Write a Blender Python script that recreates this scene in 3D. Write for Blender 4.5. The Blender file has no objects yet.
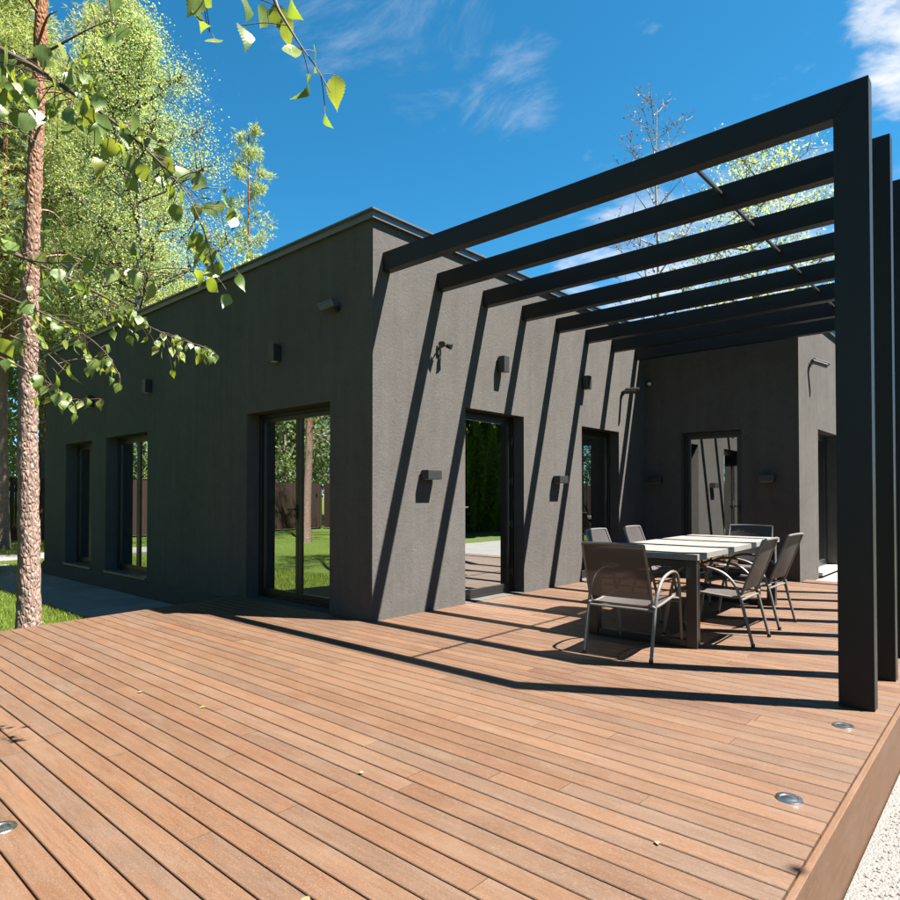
import bpy, bmesh, math, random
import numpy as np
from mathutils import Vector, Matrix, noise
random.seed(11); rng = np.random.default_rng(11)
scene = bpy.context.scene
COL = scene.collection

# ------------------------------------------------------------------ camera
cd = bpy.data.cameras.new('camera'); cam = bpy.data.objects.new('camera', cd); COL.objects.link(cam)
F = Vector((-0.6782325949612674, 0.7346675753273056, 0.01625118133561496))
R = Vector((0.7347736126570322, 0.6783118987765823, 0.0008403100863656696))
U = Vector((0.010406021095450193, -0.012510864910362254, 0.9998675877255727))
CP = Vector((4.5737, -4.2318, 1.196))
cam.matrix_world = Matrix(((R.x, U.x, -F.x, CP.x), (R.y, U.y, -F.y, CP.y), (R.z, U.z, -F.z, CP.z), (0, 0, 0, 1)))
cd.sensor_width = 36; cd.sensor_fit = 'HORIZONTAL'; cd.lens = 649.62 / 900 * 36
cd.shift_x = (450 - 423.6824) / 900; cd.shift_y = (485.7539 - 450) / 900
cd.clip_start = 0.05; cd.clip_end = 3000
scene.camera = cam

# ------------------------------------------------------------------ sky and sun
SUN = Vector((0.48, 0.28, 1.0)).normalized()          # direction towards the sun
EL = math.asin(SUN.z); AZ = math.atan2(SUN.x, SUN.y)
world = bpy.data.worlds.new('World'); scene.world = world; world.use_nodes = True
wn = world.node_tree.nodes; wl = world.node_tree.links; wn.clear()
def W(t, **kw):
    n = wn.new(t)
    for k, v in kw.items(): setattr(n, k, v)
    return n
def wmath(op, a, b=None, c=None, clamp=False):
    n = W('ShaderNodeMath', operation=op, use_clamp=clamp)
    for i, v in enumerate((a, b, c)):
        if v is None: continue
        if isinstance(v, (int, float)): n.inputs[i].default_value = v
        else: wl.new(v, n.inputs[i])
    return n.outputs[0]
sky = W('ShaderNodeTexSky', sky_type='NISHITA', sun_disc=False)
sky.sun_elevation = EL; sky.sun_rotation = AZ; sky.air_density = 0.5; sky.dust_density = 0.1; sky.ozone_density = 3.0
hs = W('ShaderNodeHueSaturation'); hs.inputs['Saturation'].default_value = 1.28; hs.inputs['Value'].default_value = 0.90; hs.inputs['Hue'].default_value = 0.478
wl.new(sky.outputs[0], hs.inputs['Color'])
tc = W('ShaderNodeTexCoord'); sep = W('ShaderNodeSeparateXYZ'); wl.new(tc.outputs['Generated'], sep.inputs[0])
den = wmath('ADD', wmath('MAXIMUM', sep.outputs[2], 0.0), 0.12)
comb = W('ShaderNodeCombineXYZ')
wl.new(wmath('DIVIDE', sep.outputs[0], den), comb.inputs[0]); wl.new(wmath('DIVIDE', sep.outputs[1], den), comb.inputs[1])
def wnoise(scale, detail, rough, dist=0.0, off=(0, 0, 0), stretch=(1, 1, 1)):
    mp = W('ShaderNodeMapping'); mp.inputs['Location'].default_value = off; mp.inputs['Scale'].default_value = stretch
    wl.new(comb.outputs[0], mp.inputs[0])
    n = W('ShaderNodeTexNoise'); n.inputs['Scale'].default_value = scale; n.inputs['Detail'].default_value = detail
    n.inputs['Roughness'].default_value = rough; n.inputs['Distortion'].default_value = dist
    wl.new(mp.outputs[0], n.inputs['Vector']); return n.outputs['Fac']
def smooth(v, a, b):
    n = W('ShaderNodeMapRange', interpolation_type='SMOOTHSTEP'); wl.new(v, n.inputs[0])
    n.inputs[1].default_value = a; n.inputs[2].default_value = b; return n.outputs[0]
def blob(d, a_in, a_out):                              # 1 inside a_in degrees of a direction, 0 beyond a_out
    v = W('ShaderNodeVectorMath', operation='DOT_PRODUCT'); v.inputs[1].default_value = Vector(d).normalized()
    nrm = W('ShaderNodeVectorMath', operation='NORMALIZE'); wl.new(tc.outputs['Generated'], nrm.inputs[0])
    wl.new(nrm.outputs[0], v.inputs[0])
    return smooth(v.outputs['Value'], math.cos(math.radians(a_out)), math.cos(math.radians(a_in)))
n_fine = wnoise(5.2, 10, 0.60, 0.25, (3.1, 7.7, 0))
n_wisp = wnoise(3.0, 10, 0.66, 0.7, (1.3, 2.2, 0), (1.0, 1.5, 1))
low = smooth(sep.outputs[2], 0.62, 0.22)               # more cloud towards the horizon
c_gen = smooth(wmath('ADD', wnoise(0.9, 8, 0.58, 0.2, (5.2, 1.4, 0)), wmath('MULTIPLY', low, 0.22)), 0.74, 0.95)
# cumulus over the drive and thin wisps above the house
puff = wmath('MAXIMUM', blob((-0.075, 0.875, 0.475), 0.5, 5.0), blob((-0.10, 0.85, 0.53), 0.2, 3.5))
c_puff = smooth(wmath('ADD', wmath('MULTIPLY', puff, 0.34), wmath('MULTIPLY', n_fine, 1.05)), 0.66, 0.95)
bank = blob((-0.30, 0.90, 0.25), 2, 19)
c_bank = smooth(wmath('ADD', wmath('MULTIPLY', bank, 0.40), wmath('MULTIPLY', n_fine, 0.75)), 0.60, 0.95)
wis = wmath('MAXIMUM', blob((-0.543, 0.60, 0.588), 1, 8), wmath('MAXIMUM', blob((-0.487, 0.693, 0.531), 1, 6), blob((-0.62, 0.501, 0.604), 1, 8)))
c_wisp = wmath('MULTIPLY', smooth(wmath('ADD', wmath('MULTIPLY', wis, 0.26), wmath('MULTIPLY', n_wisp, 0.85)), 0.60, 1.02), 0.55)
cloud = wmath('MAXIMUM', wmath('MAXIMUM', wmath('MULTIPLY', c_gen, 0.7), c_puff), wmath('MAXIMUM', c_wisp, wmath('MULTIPLY', c_bank, 0.9)), clamp=True)
mixc = W('ShaderNodeMix', data_type='RGBA'); wl.new(cloud, mixc.inputs['Factor'])
wl.new(hs.outputs[0], mixc.inputs['A']); mixc.inputs['B'].default_value = (3.1, 3.2, 3.35, 1)
bg = W('ShaderNodeBackground'); bg.inputs['Strength'].default_value = 0.05
wl.new(mixc.outputs['Result'], bg.inputs['Color'])
wo = W('ShaderNodeOutputWorld'); wl.new(bg.outputs[0], wo.inputs['Surface'])
sl = bpy.data.lights.new('sun', 'SUN'); sl.energy = 5.0; sl.angle = math.radians(0.5); sl.color = (1.0, 0.945, 0.87)
sun = bpy.data.objects.new('sun', sl); COL.objects.link(sun); sun.rotation_euler = SUN.to_track_quat('Z', 'Y').to_euler()
sun.location = (20, 12, 40)
vs = scene.view_settings
vs.view_transform = 'Standard'; vs.look = 'None'; vs.gamma = 1.0; vs.exposure = 2.7; vs.use_curve_mapping = False
scene.render.engine = 'CYCLES'
scene.cycles.use_denoising = True
scene.cycles.max_bounces = 7; scene.cycles.diffuse_bounces = 3; scene.cycles.glossy_bounces = 4
scene.cycles.transparent_max_bounces = 12; scene.cycles.caustics_reflective = False; scene.cycles.caustics_refractive = False
scene.cycles.sample_clamp_indirect = 6.0

# ------------------------------------------------------------------ materials
class NT:
    def __init__(s, name):
        s.m = bpy.data.materials.new(name); s.m.use_nodes = True
        s.n = s.m.node_tree.nodes; s.l = s.m.node_tree.links; s.n.clear()
        s.out = s.n.new('ShaderNodeOutputMaterial')
    def node(s, t, **kw):
        n = s.n.new(t)
        for k, v in kw.items(): setattr(n, k, v)
        return n
    def put(s, sock, v):
        if hasattr(v, 'is_output'): s.l.new(v, sock)
        elif isinstance(v, (tuple, list)) and len(v) == 3 and sock.type == 'RGBA': sock.default_value = (*v, 1)
        else: sock.default_value = v
    def coord(s, kind='Object', scale=(1, 1, 1), off=None):
        if kind == 'World':
            src = s.node('ShaderNodeNewGeometry').outputs['Position']
        else:
            src = s.node('ShaderNodeTexCoord').outputs[kind]
        mp = s.node('ShaderNodeMapping'); mp.inputs['Scale'].default_value = scale
        s.l.new(src, mp.inputs[0])
        if off is not None: s.l.new(off, mp.inputs['Location'])
        return mp.outputs[0]
    def noise(s, vec, scale, detail=4, rough=0.5, dist=0.0):
        n = s.node('ShaderNodeTexNoise'); s.l.new(vec, n.inputs['Vector'])
        n.inputs['Scale'].default_value = scale; n.inputs['Detail'].default_value = detail
        n.inputs['Roughness'].default_value = rough; n.inputs['Distortion'].default_value = dist
        return n.outputs['Fac']
    def voro(s, vec, scale, feature='F1', out='Distance'):
        n = s.node('ShaderNodeTexVoronoi', feature=feature); s.l.new(vec, n.inputs['Vector'])
        n.inputs['Scale'].default_value = scale; return n.outputs[out]
    def ramp(s, fac, stops):
        n = s.node('ShaderNodeValToRGB'); s.l.new(fac, n.inputs[0]); e = n.color_ramp.elements
        while len(e) < len(stops): e.new(0.5)
        for el, (p, c) in zip(e, stops): el.position = p; el.color = (*c, 1)
        return n.outputs['Color']
    def math(s, op, a, b=None, clamp=False):
        n = s.node('ShaderNodeMath', operation=op, use_clamp=clamp); s.put(n.inputs[0], a)
        if b is not None: s.put(n.inputs[1], b)
        return n.outputs[0]
    def mix(s, fac, a, b, blend='MIX'):
        n = s.node('ShaderNodeMix', data_type='RGBA', blend_type=blend)
        s.put(n.inputs['Factor'], fac); s.put(n.inputs['A'], a); s.put(n.inputs['B'], b); return n.outputs['Result']
    def bump(s, h, strength=0.3, dist=0.01, normal=None):
        n = s.node('ShaderNodeBump'); s.l.new(h, n.inputs['Height']); n.inputs['Strength'].default_value = strength
        n.inputs['Distance'].default_value = dist
        if normal is not None: s.l.new(normal, n.inputs['Normal'])
        return n.outputs[0]
    def bsdf(s, col, rough=0.5, metal=0.0, normal=None, spec=0.5):
        b = s.node('ShaderNodeBsdfPrincipled'); s.put(b.inputs['Base Color'], col); s.put(b.inputs['Roughness'], rough)
        s.put(b.inputs['Metallic'], metal); s.put(b.inputs['Specular IOR Level'], spec)
        if normal is not None: s.l.new(normal, b.inputs['Normal'])
        return b.outputs[0]
    def done(s, sh): s.l.new(sh, s.out.inputs['Surface']); return s.m
M = {}
def plain(name, col, rough=0.5, metal=0.0, spec=0.5, vary=0.12, scale=8.0):
    t = NT(name); v = t.coord('Object'); n = t.noise(v, scale, 5, 0.6)
    c = t.mix(n, tuple(x * (1 - vary) for x in col), tuple(x * (1 + vary) for x in col))
    r = t.math('ADD', t.math('MULTIPLY', t.noise(v, scale * 2.3, 3), 0.12), rough - 0.06)
    M[name] = t.done(t.bsdf(c, r, metal, None, spec))
# stucco: dark grey render with grain, faint streaks and blotches
t = NT('stucco'); v = t.coord('World'); vs_ = t.coord('World', (6, 6, 0.30))
n1 = t.noise(v, 0.9, 7, 0.62); n2 = t.noise(vs_, 1.4, 6, 0.65); n3 = t.noise(v, 150, 4, 0.7); n4 = t.noise(v, 34, 5, 0.7, 0.6); n5 = t.noise(v, 7, 5, 0.65)
f = t.math('ADD', t.math('MULTIPLY', n1, 0.24), t.math('ADD', t.math('MULTIPLY', n2, 0.20), t.math('ADD', t.math('MULTIPLY', n3, 0.20), t.math('ADD', t.math('MULTIPLY', n4, 0.20), t.math('MULTIPLY', n5, 0.16)))))
c = t.ramp(f, [(0.36, (0.0536, 0.0508, 0.0475)), (0.50, (0.0716, 0.0676, 0.0633)), (0.64, (0.0894, 0.0847, 0.0794))])
M['stucco'] = t.done(t.bsdf(c, 0.92, 0, t.bump(t.math('ADD', n3, t.math('MULTIPLY', n4, 1.4)), 0.75, 0.005), 0.0))
plain('plinth', (0.0384, 0.0384, 0.0378), 0.85, 0, 0.3)
plain('coping', (0.0903, 0.0903, 0.0875), 0.38, 0.35, 0.5, 0.1, 3)
plain('steel_dark', (0.0088, 0.0086, 0.0084), 0.46, 0.0, 0.24, 0.2, 5)
plain('table_steel', (0.0252, 0.0217, 0.0189), 0.36, 0.3, 0.5, 0.2, 8)
plain('frame_dark', (0.0090, 0.0088, 0.0086), 0.38, 0.0, 0.5, 0.15, 9)
plain('black', (0.0077, 0.0077, 0.0077), 0.45)
plain('chrome', (0.62, 0.61, 0.60), 0.24, 1.0, 0.5, 0.08, 30)
plain('tube', (0.13, 0.122, 0.112), 0.42, 0.45, 0.5, 0.12, 20)
plain('lampgrey', (0.0144, 0.0144, 0.0144), 0.45)
plain('camgrey', (0.0528, 0.0581, 0.0634), 0.4)
plain('whiteplastic', (0.4800, 0.4800, 0.4672), 0.4)
plain('sillwhite', (0.3968, 0.3904, 0.3776), 0.5)
plain('interior', (0.1280, 0.1216, 0.1152), 0.9)
plain('joist', (0.0365, 0.0243, 0.0171), 0.9)
plain('roofing', (0.0768, 0.0768, 0.0768), 0.9)
# window glass: coated, mirror-like in daylight, dark room behind
t = NT('glass'); g = t.node('ShaderNodeBsdfGlossy'); g.inputs['Color'].default_value = (0.90, 0.93, 0.92, 1); g.inputs['Roughness'].default_value = 0.0
wv = t.noise(t.coord('World'), 0.9, 2, 0.5); t.l.new(t.bump(wv, 0.02, 0.02), g.inputs['Normal'])
tr = t.node('ShaderNodeBsdfTransparent'); tr.inputs['Color'].default_value = (0.26, 0.29, 0.29, 1)
lw = t.node('ShaderNodeFresnel'); lw.inputs['IOR'].default_value = 1.5
fac = t.math('ADD', t.math('MULTIPLY', lw.outputs[0], 0.55), 0.52, True)
ms = t.node('ShaderNodeMixShader'); t.l.new(fac, ms.inputs[0]); t.l.new(tr.outputs[0], ms.inputs[1]); t.l.new(g.outputs[0], ms.inputs[2])
M['glass'] = t.done(ms.outputs[0])
# deck wood: each board its own tone, grain along its length
def wood(name, lx, ly):
    t = NT(name); oi = t.node('ShaderNodeObjectInfo'); ge = t.node('ShaderNodeNewGeometry')
    rnd = t.math('FRACT', t.math('ADD', oi.outputs['Random'], ge.outputs['Random Per Island']))
    cx = t.node('ShaderNodeCombineXYZ'); t.l.new(t.math('MULTIPLY', rnd, 91.0), cx.inputs[0]); t.l.new(t.math('MULTIPLY', rnd, 53.0), cx.inputs[1]); t.l.new(t.math('MULTIPLY', rnd, 37.0), cx.inputs[2])
    def v(a, b): return t.coord('World', (a if lx else b, a if ly else b, b), cx.outputs[0])
    gr = t.noise(v(1.8, 34), 2.2, 7, 0.7, 0.5); bl = t.noise(v(3.0, 8), 1.1, 6, 0.65, 0.3); b2 = t.noise(v(2.0, 6), 1.6, 5, 0.6); fi = t.noise(v(30, 190), 2.2, 4, 0.75); sp = t.noise(v(60, 110), 2.0, 2, 0.6)
    tone = t.ramp(rnd, [(0.0, (0.0657, 0.0324, 0.0173)), (0.16, (0.0838, 0.0430, 0.0225)), (0.32, (0.0918, 0.0513, 0.0288)), (0.48, (0.0708, 0.0432, 0.0270)), (0.62, (0.1015, 0.0504, 0.0235)), (0.76, (0.0773, 0.0504, 0.0344)), (0.88, (0.0866, 0.0468, 0.0253)), (1.0, (0.1089, 0.0643, 0.0368))])
    hv = t.node('ShaderNodeHueSaturation'); hv.inputs['Saturation'].default_value = 1.0; t.l.new(t.math('ADD', t.math('MULTIPLY', t.math('FRACT', t.math('MULTIPLY', rnd, 7.31)), 0.42), 0.80), hv.inputs['Value']); t.l.new(tone, hv.inputs['Color']); tone = hv.outputs[0]
    c = t.mix(t.math('MULTIPLY', t.math('SUBTRACT', gr, 0.33), 2.4, True), t.mix(0.62, tone, (0.0466, 0.0216, 0.0111)), tone)
    c = t.mix(t.math('MULTIPLY', t.math('SUBTRACT', bl, 0.47), 4.0, True), c, t.mix(0.4, c, (0.1043, 0.0747, 0.0532)))
    c = t.mix(t.math('MULTIPLY', t.math('SUBTRACT', b2, 0.50), 4.0, True), c, t.mix(0.45, c, (0.1043, 0.0450, 0.0184)))
    c = t.mix(t.math('MULTIPLY', t.math('SUBTRACT', fi, 0.48), 3.4, True), c, t.mix(0.75, c, (0.0419, 0.0207, 0.0119)))
    c = t.mix(t.math('MULTIPLY', t.math('SUBTRACT', sp, 0.55), 3.6, True), c, (0.1257, 0.0855, 0.0573))
    wear = t.noise(t.coord('World', (1, 1, 1)), 1.7, 6, 0.65); c = t.mix(t.math('MULTIPLY', t.math('SUBTRACT', wear, 0.48), 1.6, True), c, t.mix(0.35, c, (0.1198, 0.0837, 0.0573)))
    M[name] = t.done(t.bsdf(c, t.math('ADD', t.math('MULTIPLY', gr, 0.25), 0.46), 0, t.bump(t.math('ADD', gr, fi), 0.42, 0.004), 0.3))
wood('deck_wood', True, False); wood('fascia_wood', False, True)
t = NT('table_wood'); v = t.coord('Object', (14, 1.1, 14)); g1 = t.noise(v, 2.0, 6, 0.6, 0.3); oi = t.node('ShaderNodeObjectInfo')
c = t.ramp(g1, [(0.3, (0.1032, 0.0977, 0.0902)), (0.55, (0.1290, 0.1242, 0.1162)), (0.75, (0.1471, 0.1426, 0.1353))])
M['table_wood'] = t.done(t.bsdf(c, 0.5, 0, t.bump(g1, 0.1, 0.003)))
# textilene mesh
t = NT('sling'); v = t.coord('Object'); w1 = t.node('ShaderNodeTexWave', wave_type='BANDS', bands_direction='X'); w1.inputs['Scale'].default_value = 60; t.l.new(v, w1.inputs['Vector'])
c = t.mix(w1.outputs['Fac'], (0.018, 0.0142, 0.0132), (0.038, 0.031, 0.030))
b1 = t.bsdf(c, 0.55, 0, t.bump(w1.outputs['Fac'], 0.2, 0.002)); tr = t.node('ShaderNodeBsdfTransparent'); tl = t.node('ShaderNodeBsdfTranslucent'); tl.inputs[0].default_value = (0.10, 0.07, 0.055, 1)
m1 = t.node('ShaderNodeMixShader'); m1.inputs[0].default_value = 0.04; t.l.new(b1, m1.inputs[1]); t.l.new(tl.outputs[0], m1.inputs[2])
m2 = t.node('ShaderNodeMixShader'); m2.inputs[0].default_value = 0.025; t.l.new(m1.outputs[0], m2.inputs[1]); t.l.new(tr.outputs[0], m2.inputs[2])
M['sling'] = t.done(m2.outputs[0])
# ground
t = NT('lawn'); v = t.coord('World'); a = t.noise(v, 0.35, 5, 0.6); b = t.noise(v, 14, 5, 0.7); d = t.noise(t.coord('World', (1, 1, 1)), 90, 3, 0.7)
f = t.math('ADD', t.math('MULTIPLY', a, 0.35), t.math('ADD', t.math('MULTIPLY', b, 0.35), t.math('MULTIPLY', d, 0.3)))
c = t.ramp(f, [(0.32, (0.0381, 0.0666, 0.0095)), (0.5, (0.0799, 0.1255, 0.0172)), (0.66, (0.1255, 0.1635, 0.0256))])
M['lawn'] = t.done(t.bsdf(c, 0.9, 0, t.bump(t.math('ADD', b, d), 1.0, 0.05), 0.2))
t = NT('gravel'); v = t.coord('World'); p1 = t.voro(v, 95, 'F1', 'Color'); h = t.voro(v, 95); a = t.noise(v, 2.0, 5, 0.6); bw = t.node('ShaderNodeRGBToBW'); t.l.new(p1, bw.inputs[0])
c = t.mix(bw.outputs[0], (0.0832, 0.0800, 0.0768), (0.1408, 0.1363, 0.1299)); c = t.mix(t.math('MULTIPLY', a, 0.35), c, (0.1280, 0.1184, 0.1056))
M['gravel'] = t.done(t.bsdf(c, 0.9, 0, t.bump(t.math('SUBTRACT', 1.0, h), 0.8, 0.01), 0.2))
t = NT('paving'); v = t.coord('World'); a = t.noise(v, 3, 6, 0.6); b = t.noise(v, 60, 3, 0.6); oi = t.node('ShaderNodeObjectInfo')
f = t.math('ADD', t.math('MULTIPLY', a, 0.5), t.math('ADD', t.math('MULTIPLY', b, 0.2), t.math('MULTIPLY', oi.outputs['Random'], 0.3)))
M['paving'] = t.done(t.bsdf(t.ramp(f, [(0.25, (0.1024, 0.1024, 0.1024)), (0.7, (0.1600, 0.1581, 0.1536))]), 0.85, 0, t.bump(b, 0.3, 0.004), 0.3))
plain('pebble', (0.1280, 0.1235, 0.1171), 0.85, 0, 0.3, 0.25, 40)
def leafmat(name, cols, trans, tf=0.42, gloss=0.4):
    t = NT(name); ge = t.node('ShaderNodeNewGeometry'); oi = t.node('ShaderNodeObjectInfo')
    r = t.math('FRACT', t.math('ADD', ge.outputs['Random Per Island'], oi.outputs['Random']))
    c = t.ramp(r, [(i / (len(cols) - 1), x) for i, x in enumerate(cols)])
    b = t.bsdf(c, gloss, 0, None, 0.25); tl = t.node('ShaderNodeBsdfTranslucent'); t.put(tl.inputs[0], t.mix(r, trans[0], trans[1]))
    m = t.node('ShaderNodeMixShader'); m.inputs[0].default_value = tf; t.l.new(b, m.inputs[1]); t.l.new(tl.outputs[0], m.inputs[2])
    M[name] = t.done(m.outputs[0])
t = NT('leaf_birch'); ge = t.node('ShaderNodeNewGeometry'); oi = t.node('ShaderNodeObjectInfo'); sp = t.node('ShaderNodeSeparateXYZ'); t.l.new(t.coord('Object'), sp.inputs[0])
r = oi.outputs['Random']; ax = t.math('ABSOLUTE', sp.outputs[0]); ph = t.math('SUBTRACT', sp.outputs[1], t.math('MULTIPLY', ax, 0.75))
vein = t.math('GREATER_THAN', t.math('SINE', t.math('MULTIPLY', ph, 58.0)), 0.93); mid = t.math('LESS_THAN', ax, 0.011); vn = t.math('MAXIMUM', vein, mid); bl = t.noise(t.coord('Object'), 5, 5, 0.65)
c = t.ramp(r, [(0.0, (0.0625, 0.1100, 0.0200)), (0.5, (0.0975, 0.1500, 0.0275)), (0.85, (0.1375, 0.1900, 0.0375)), (1.0, (0.1875, 0.2000, 0.0438))]); c = t.mix(bl, t.mix(0.35, c, (0.0375, 0.0625, 0.0125)), c); c = t.mix(t.math('MULTIPLY', vn, 0.4), c, (0.2000, 0.2375, 0.0750))
b = t.bsdf(c, 0.36, 0, t.bump(t.math('SUBTRACT', 1.0, vn), 0.25, 0.02), 0.6); tl = t.node('ShaderNodeBsdfTranslucent'); t.put(tl.inputs[0], t.mix(t.math('MULTIPLY', vn, 0.5), t.mix(r, (0.19, 0.27, 0.014), (0.29, 0.32, 0.03)), (0.12, 0.15, 0.02)))
m = t.node('ShaderNodeMixShader'); m.inputs[0].default_value = 0.42; t.l.new(b, m.inputs[1]); t.l.new(tl.outputs[0], m.inputs[2]); M['leaf_birch'] = t.done(m.outputs[0])
leafmat('leaf_far', [(0.0938, 0.1539, 0.0618), (0.1413, 0.2092, 0.0928), (0.2155, 0.2646, 0.1423)], ((0.2954, 0.3908, 0.0715), (0.4298, 0.4607, 0.1423)), 0.45, 0.72)
leafmat('leaf_dry', [(0.0656, 0.0328, 0.0197), (0.0984, 0.0525, 0.0262), (0.0590, 0.0525, 0.0197)], ((0.1312, 0.0656, 0.0262), (0.1312, 0.0918, 0.0328)), 0.3, 0.6)
leafmat('needle', [(0.1298, 0.1827, 0.0568), (0.2108, 0.2657, 0.0829), (0.3234, 0.3501, 0.1257)], ((0.2804, 0.3348, 0.0829), (0.4310, 0.4390, 0.1257)), 0.30, 0.5)
leafmat('thuja', [(0.0374, 0.0767, 0.0115), (0.0623, 0.1121, 0.0150), (0.0997, 0.1476, 0.0183)], ((0.1246, 0.1771, 0.0092), (0.1870, 0.2126, 0.0183)), 0.5, 0.5)
leafmat('grass_blade', [(0.0615, 0.0984, 0.0134), (0.0943, 0.1394, 0.0185), (0.1353, 0.1681, 0.0266)], ((0.1640, 0.2214, 0.0164), (0.2214, 0.2542, 0.0246)), 0.35, 0.5)
leafmat('leaf_fallen', [(0.1722, 0.1446, 0.0344), (0.1894, 0.1378, 0.0758), (0.1446, 0.0964, 0.0551)], ((0.1378, 0.1205, 0.0344), (0.1378, 0.1033, 0.0344)), 0.2, 0.6)
t = NT('bark_pine'); v = t.coord('World', (1, 1, 0.42)); e = t.voro(v, 34, 'DISTANCE_TO_EDGE'); n = t.noise(v, 30, 6, 0.7); n2 = t.noise(v, 5, 4, 0.6)
sp = t.node('ShaderNodeSeparateXYZ'); t.l.new(t.node('ShaderNodeNewGeometry').outputs['Position'], sp.inputs[0])
hi = t.math('MULTIPLY', t.math('ADD', t.math('SUBTRACT', sp.outputs[2], 3.2), t.math('MULTIPLY', n2, 2.0)), 0.28, True)
c1 = t.ramp(n, [(0.3, (0.0906, 0.0593, 0.0471)), (0.5, (0.1871, 0.1288, 0.1041)), (0.72, (0.2777, 0.2049, 0.1703))])
c2 = t.ramp(n, [(0.3, (0.1008, 0.0413, 0.0192)), (0.55, (0.1900, 0.0835, 0.0364)), (0.75, (0.2496, 0.1248, 0.0653))])
c = t.mix(hi, c1, c2); c = t.mix(t.math('SUBTRACT', 1.0, t.math('MULTIPLY', e, 9.0, True), True), c, t.mix(0.4, c, (0.0275, 0.0154, 0.0109)))
M['bark_pine'] = t.done(t.bsdf(c, 0.9, 0, t.bump(t.math('ADD', t.math('MULTIPLY', e, 3.0, True), t.math('MULTIPLY', n, 0.6)), 0.6, 0.02), 0.2))
t = NT('bark_birch'); v = t.coord('World', (1, 1, 5)); n = t.noise(v, 4, 6, 0.7)
M['bark_birch'] = t.done(t.bsdf(t.ramp(n, [(0.36, (0.0198, 0.0179, 0.0160)), (0.46, (0.1664, 0.1587, 0.1466)), (0.7, (0.2304, 0.2221, 0.2106))]), 0.8, 0, None, 0.3))
plain('twig', (0.0544, 0.0352, 0.0243), 0.7, 0, 0.3, 0.3, 40)
plain('bark_pale', (0.1920, 0.1664, 0.1472), 0.8, 0, 0.3, 0.3, 10)
t = NT('fence_wood'); ge = t.node('ShaderNodeNewGeometry'); v = t.coord('World', (16, 16, 1.2)); n = t.noise(v, 2, 5, 0.6)
c = t.mix(n, (0.0176, 0.0098, 0.0063), (0.0440, 0.0246, 0.0158)); c = t.mix(t.math('MULTIPLY', ge.outputs['Random Per Island'], 0.5), c, (0.0176, 0.0106, 0.0078))  # dark brown wood, its tone lowered further to carry the trees' shade
M['fence_wood'] = t.done(t.bsdf(c, 0.8, 0, None, 0.3))

# ------------------------------------------------------------------ mesh helpers
class MB:
    def __init__(s): s.v = []; s.f = []
    def quad_prism(s, pts8):
        b = len(s.v); s.v += [tuple(p) for p in pts8]
        s.f += [tuple(b + i for i in q) for q in ((0, 3, 2, 1), (4, 5, 6, 7), (0, 1, 5, 4), (1, 2, 6, 5), (2, 3, 7, 6), (3, 0, 4, 7))]
        return s
    def box(s, x0, x1, y0, y1, z0, z1):
        return s.quad_prism([(x0, y0, z0), (x1, y0, z0), (x1, y1, z0), (x0, y1, z0), (x0, y0, z1), (x1, y0, z1), (x1, y1, z1), (x0, y1, z1)])
    def tube(s, path, rad, n=10, cap=True):
        P = [Vector(p) for p in path]; b = len(s.v); m = len(P)
        if not hasattr(rad, '__len__'): rad = [rad] * m
        prev = None
        for i, p in enumerate(P):
            d = (P[min(i + 1, m - 1)] - P[max(i - 1, 0)]).normalized()
            if prev is None: a = d.orthogonal().normalized()
            else:
                a = prev - d * prev.dot(d)
                a = a.normalized() if a.length > 1e-6 else d.orthogonal().normalized()
            prev = a; c = d.cross(a)
            for k in range(n):
                t = 2 * math.pi * k / n; s.v.append(tuple(p + (a * math.cos(t) + c * math.sin(t)) * rad[i]))
        for i in range(m - 1):
            for k in range(n):
                k2 = (k + 1) % n; s.f.append((b + i * n + k, b + i * n + k2, b + (i + 1) * n + k2, b + (i + 1) * n + k))
        if cap:
            s.f.append(tuple(b + k for k in reversed(range(n)))); s.f.append(tuple(b + (m - 1) * n + k for k in range(n)))
        return s
    def lathe(s, prof, c=(0, 0, 0), n=24):
        b = len(s.v)
        for r, z in prof:
            for k in range(n):
                t = 2 * math.pi * k / n; s.v.append((c[0] + r * math.cos(t), c[1] + r * math.sin(t), c[2] + z))
        for i in range(len(prof) - 1):
            for k in range(n):
                k2 = (k + 1) % n; s.f.append((b + i * n + k, b + i * n + k2, b + (i + 1) * n + k2, b + (i + 1) * n + k))
        s.f.append(tuple(b + (len(prof) - 1) * n + k for k in range(n)))
        return s
    def mesh(s, name, off=(0, 0, 0), smooth=None, recalc=True):
        me = bpy.data.meshes.new(name)
        me.from_pydata([(x - off[0], y - off[1], z - off[2]) for x, y, z in s.v], [], s.f)
        if recalc:
            bm = bmesh.new(); bm.from_mesh(me); bmesh.ops.recalc_face_normals(bm, faces=bm.faces); bm.to_mesh(me); bm.free()
        if smooth:
            me.polygons.foreach_set('use_smooth', [True] * len(me.polygons)); me.set_sharp_from_angle(angle=math.radians(smooth))
        me.update(); return me
    def build(s, name, mat, parent=None, off=(0, 0, 0), smooth=None, bevel=0.0, recalc=True):
        me = s.mesh(name, off, smooth, recalc); o = obj(name, me, mat, parent)
        if bevel:
            m = o.modifiers.new('bevel', 'BEVEL'); m.width = bevel; m.segments = 2; m.limit_method = 'ANGLE'
        return o
def obj(name, me, mat, parent=None):
    if mat and not me.materials: me.materials.append(M[mat])
    o = bpy.data.objects.new(name, me); COL.objects.link(o)
    if parent is not None: o.parent = parent
    return o
def tag(o, label=None, cat=None, group=None, kind=None):
    if label: o['label'] = label
    if cat: o['category'] = cat
    if group: o['group'] = group
    if kind: o['kind'] = kind
    return o
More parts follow.
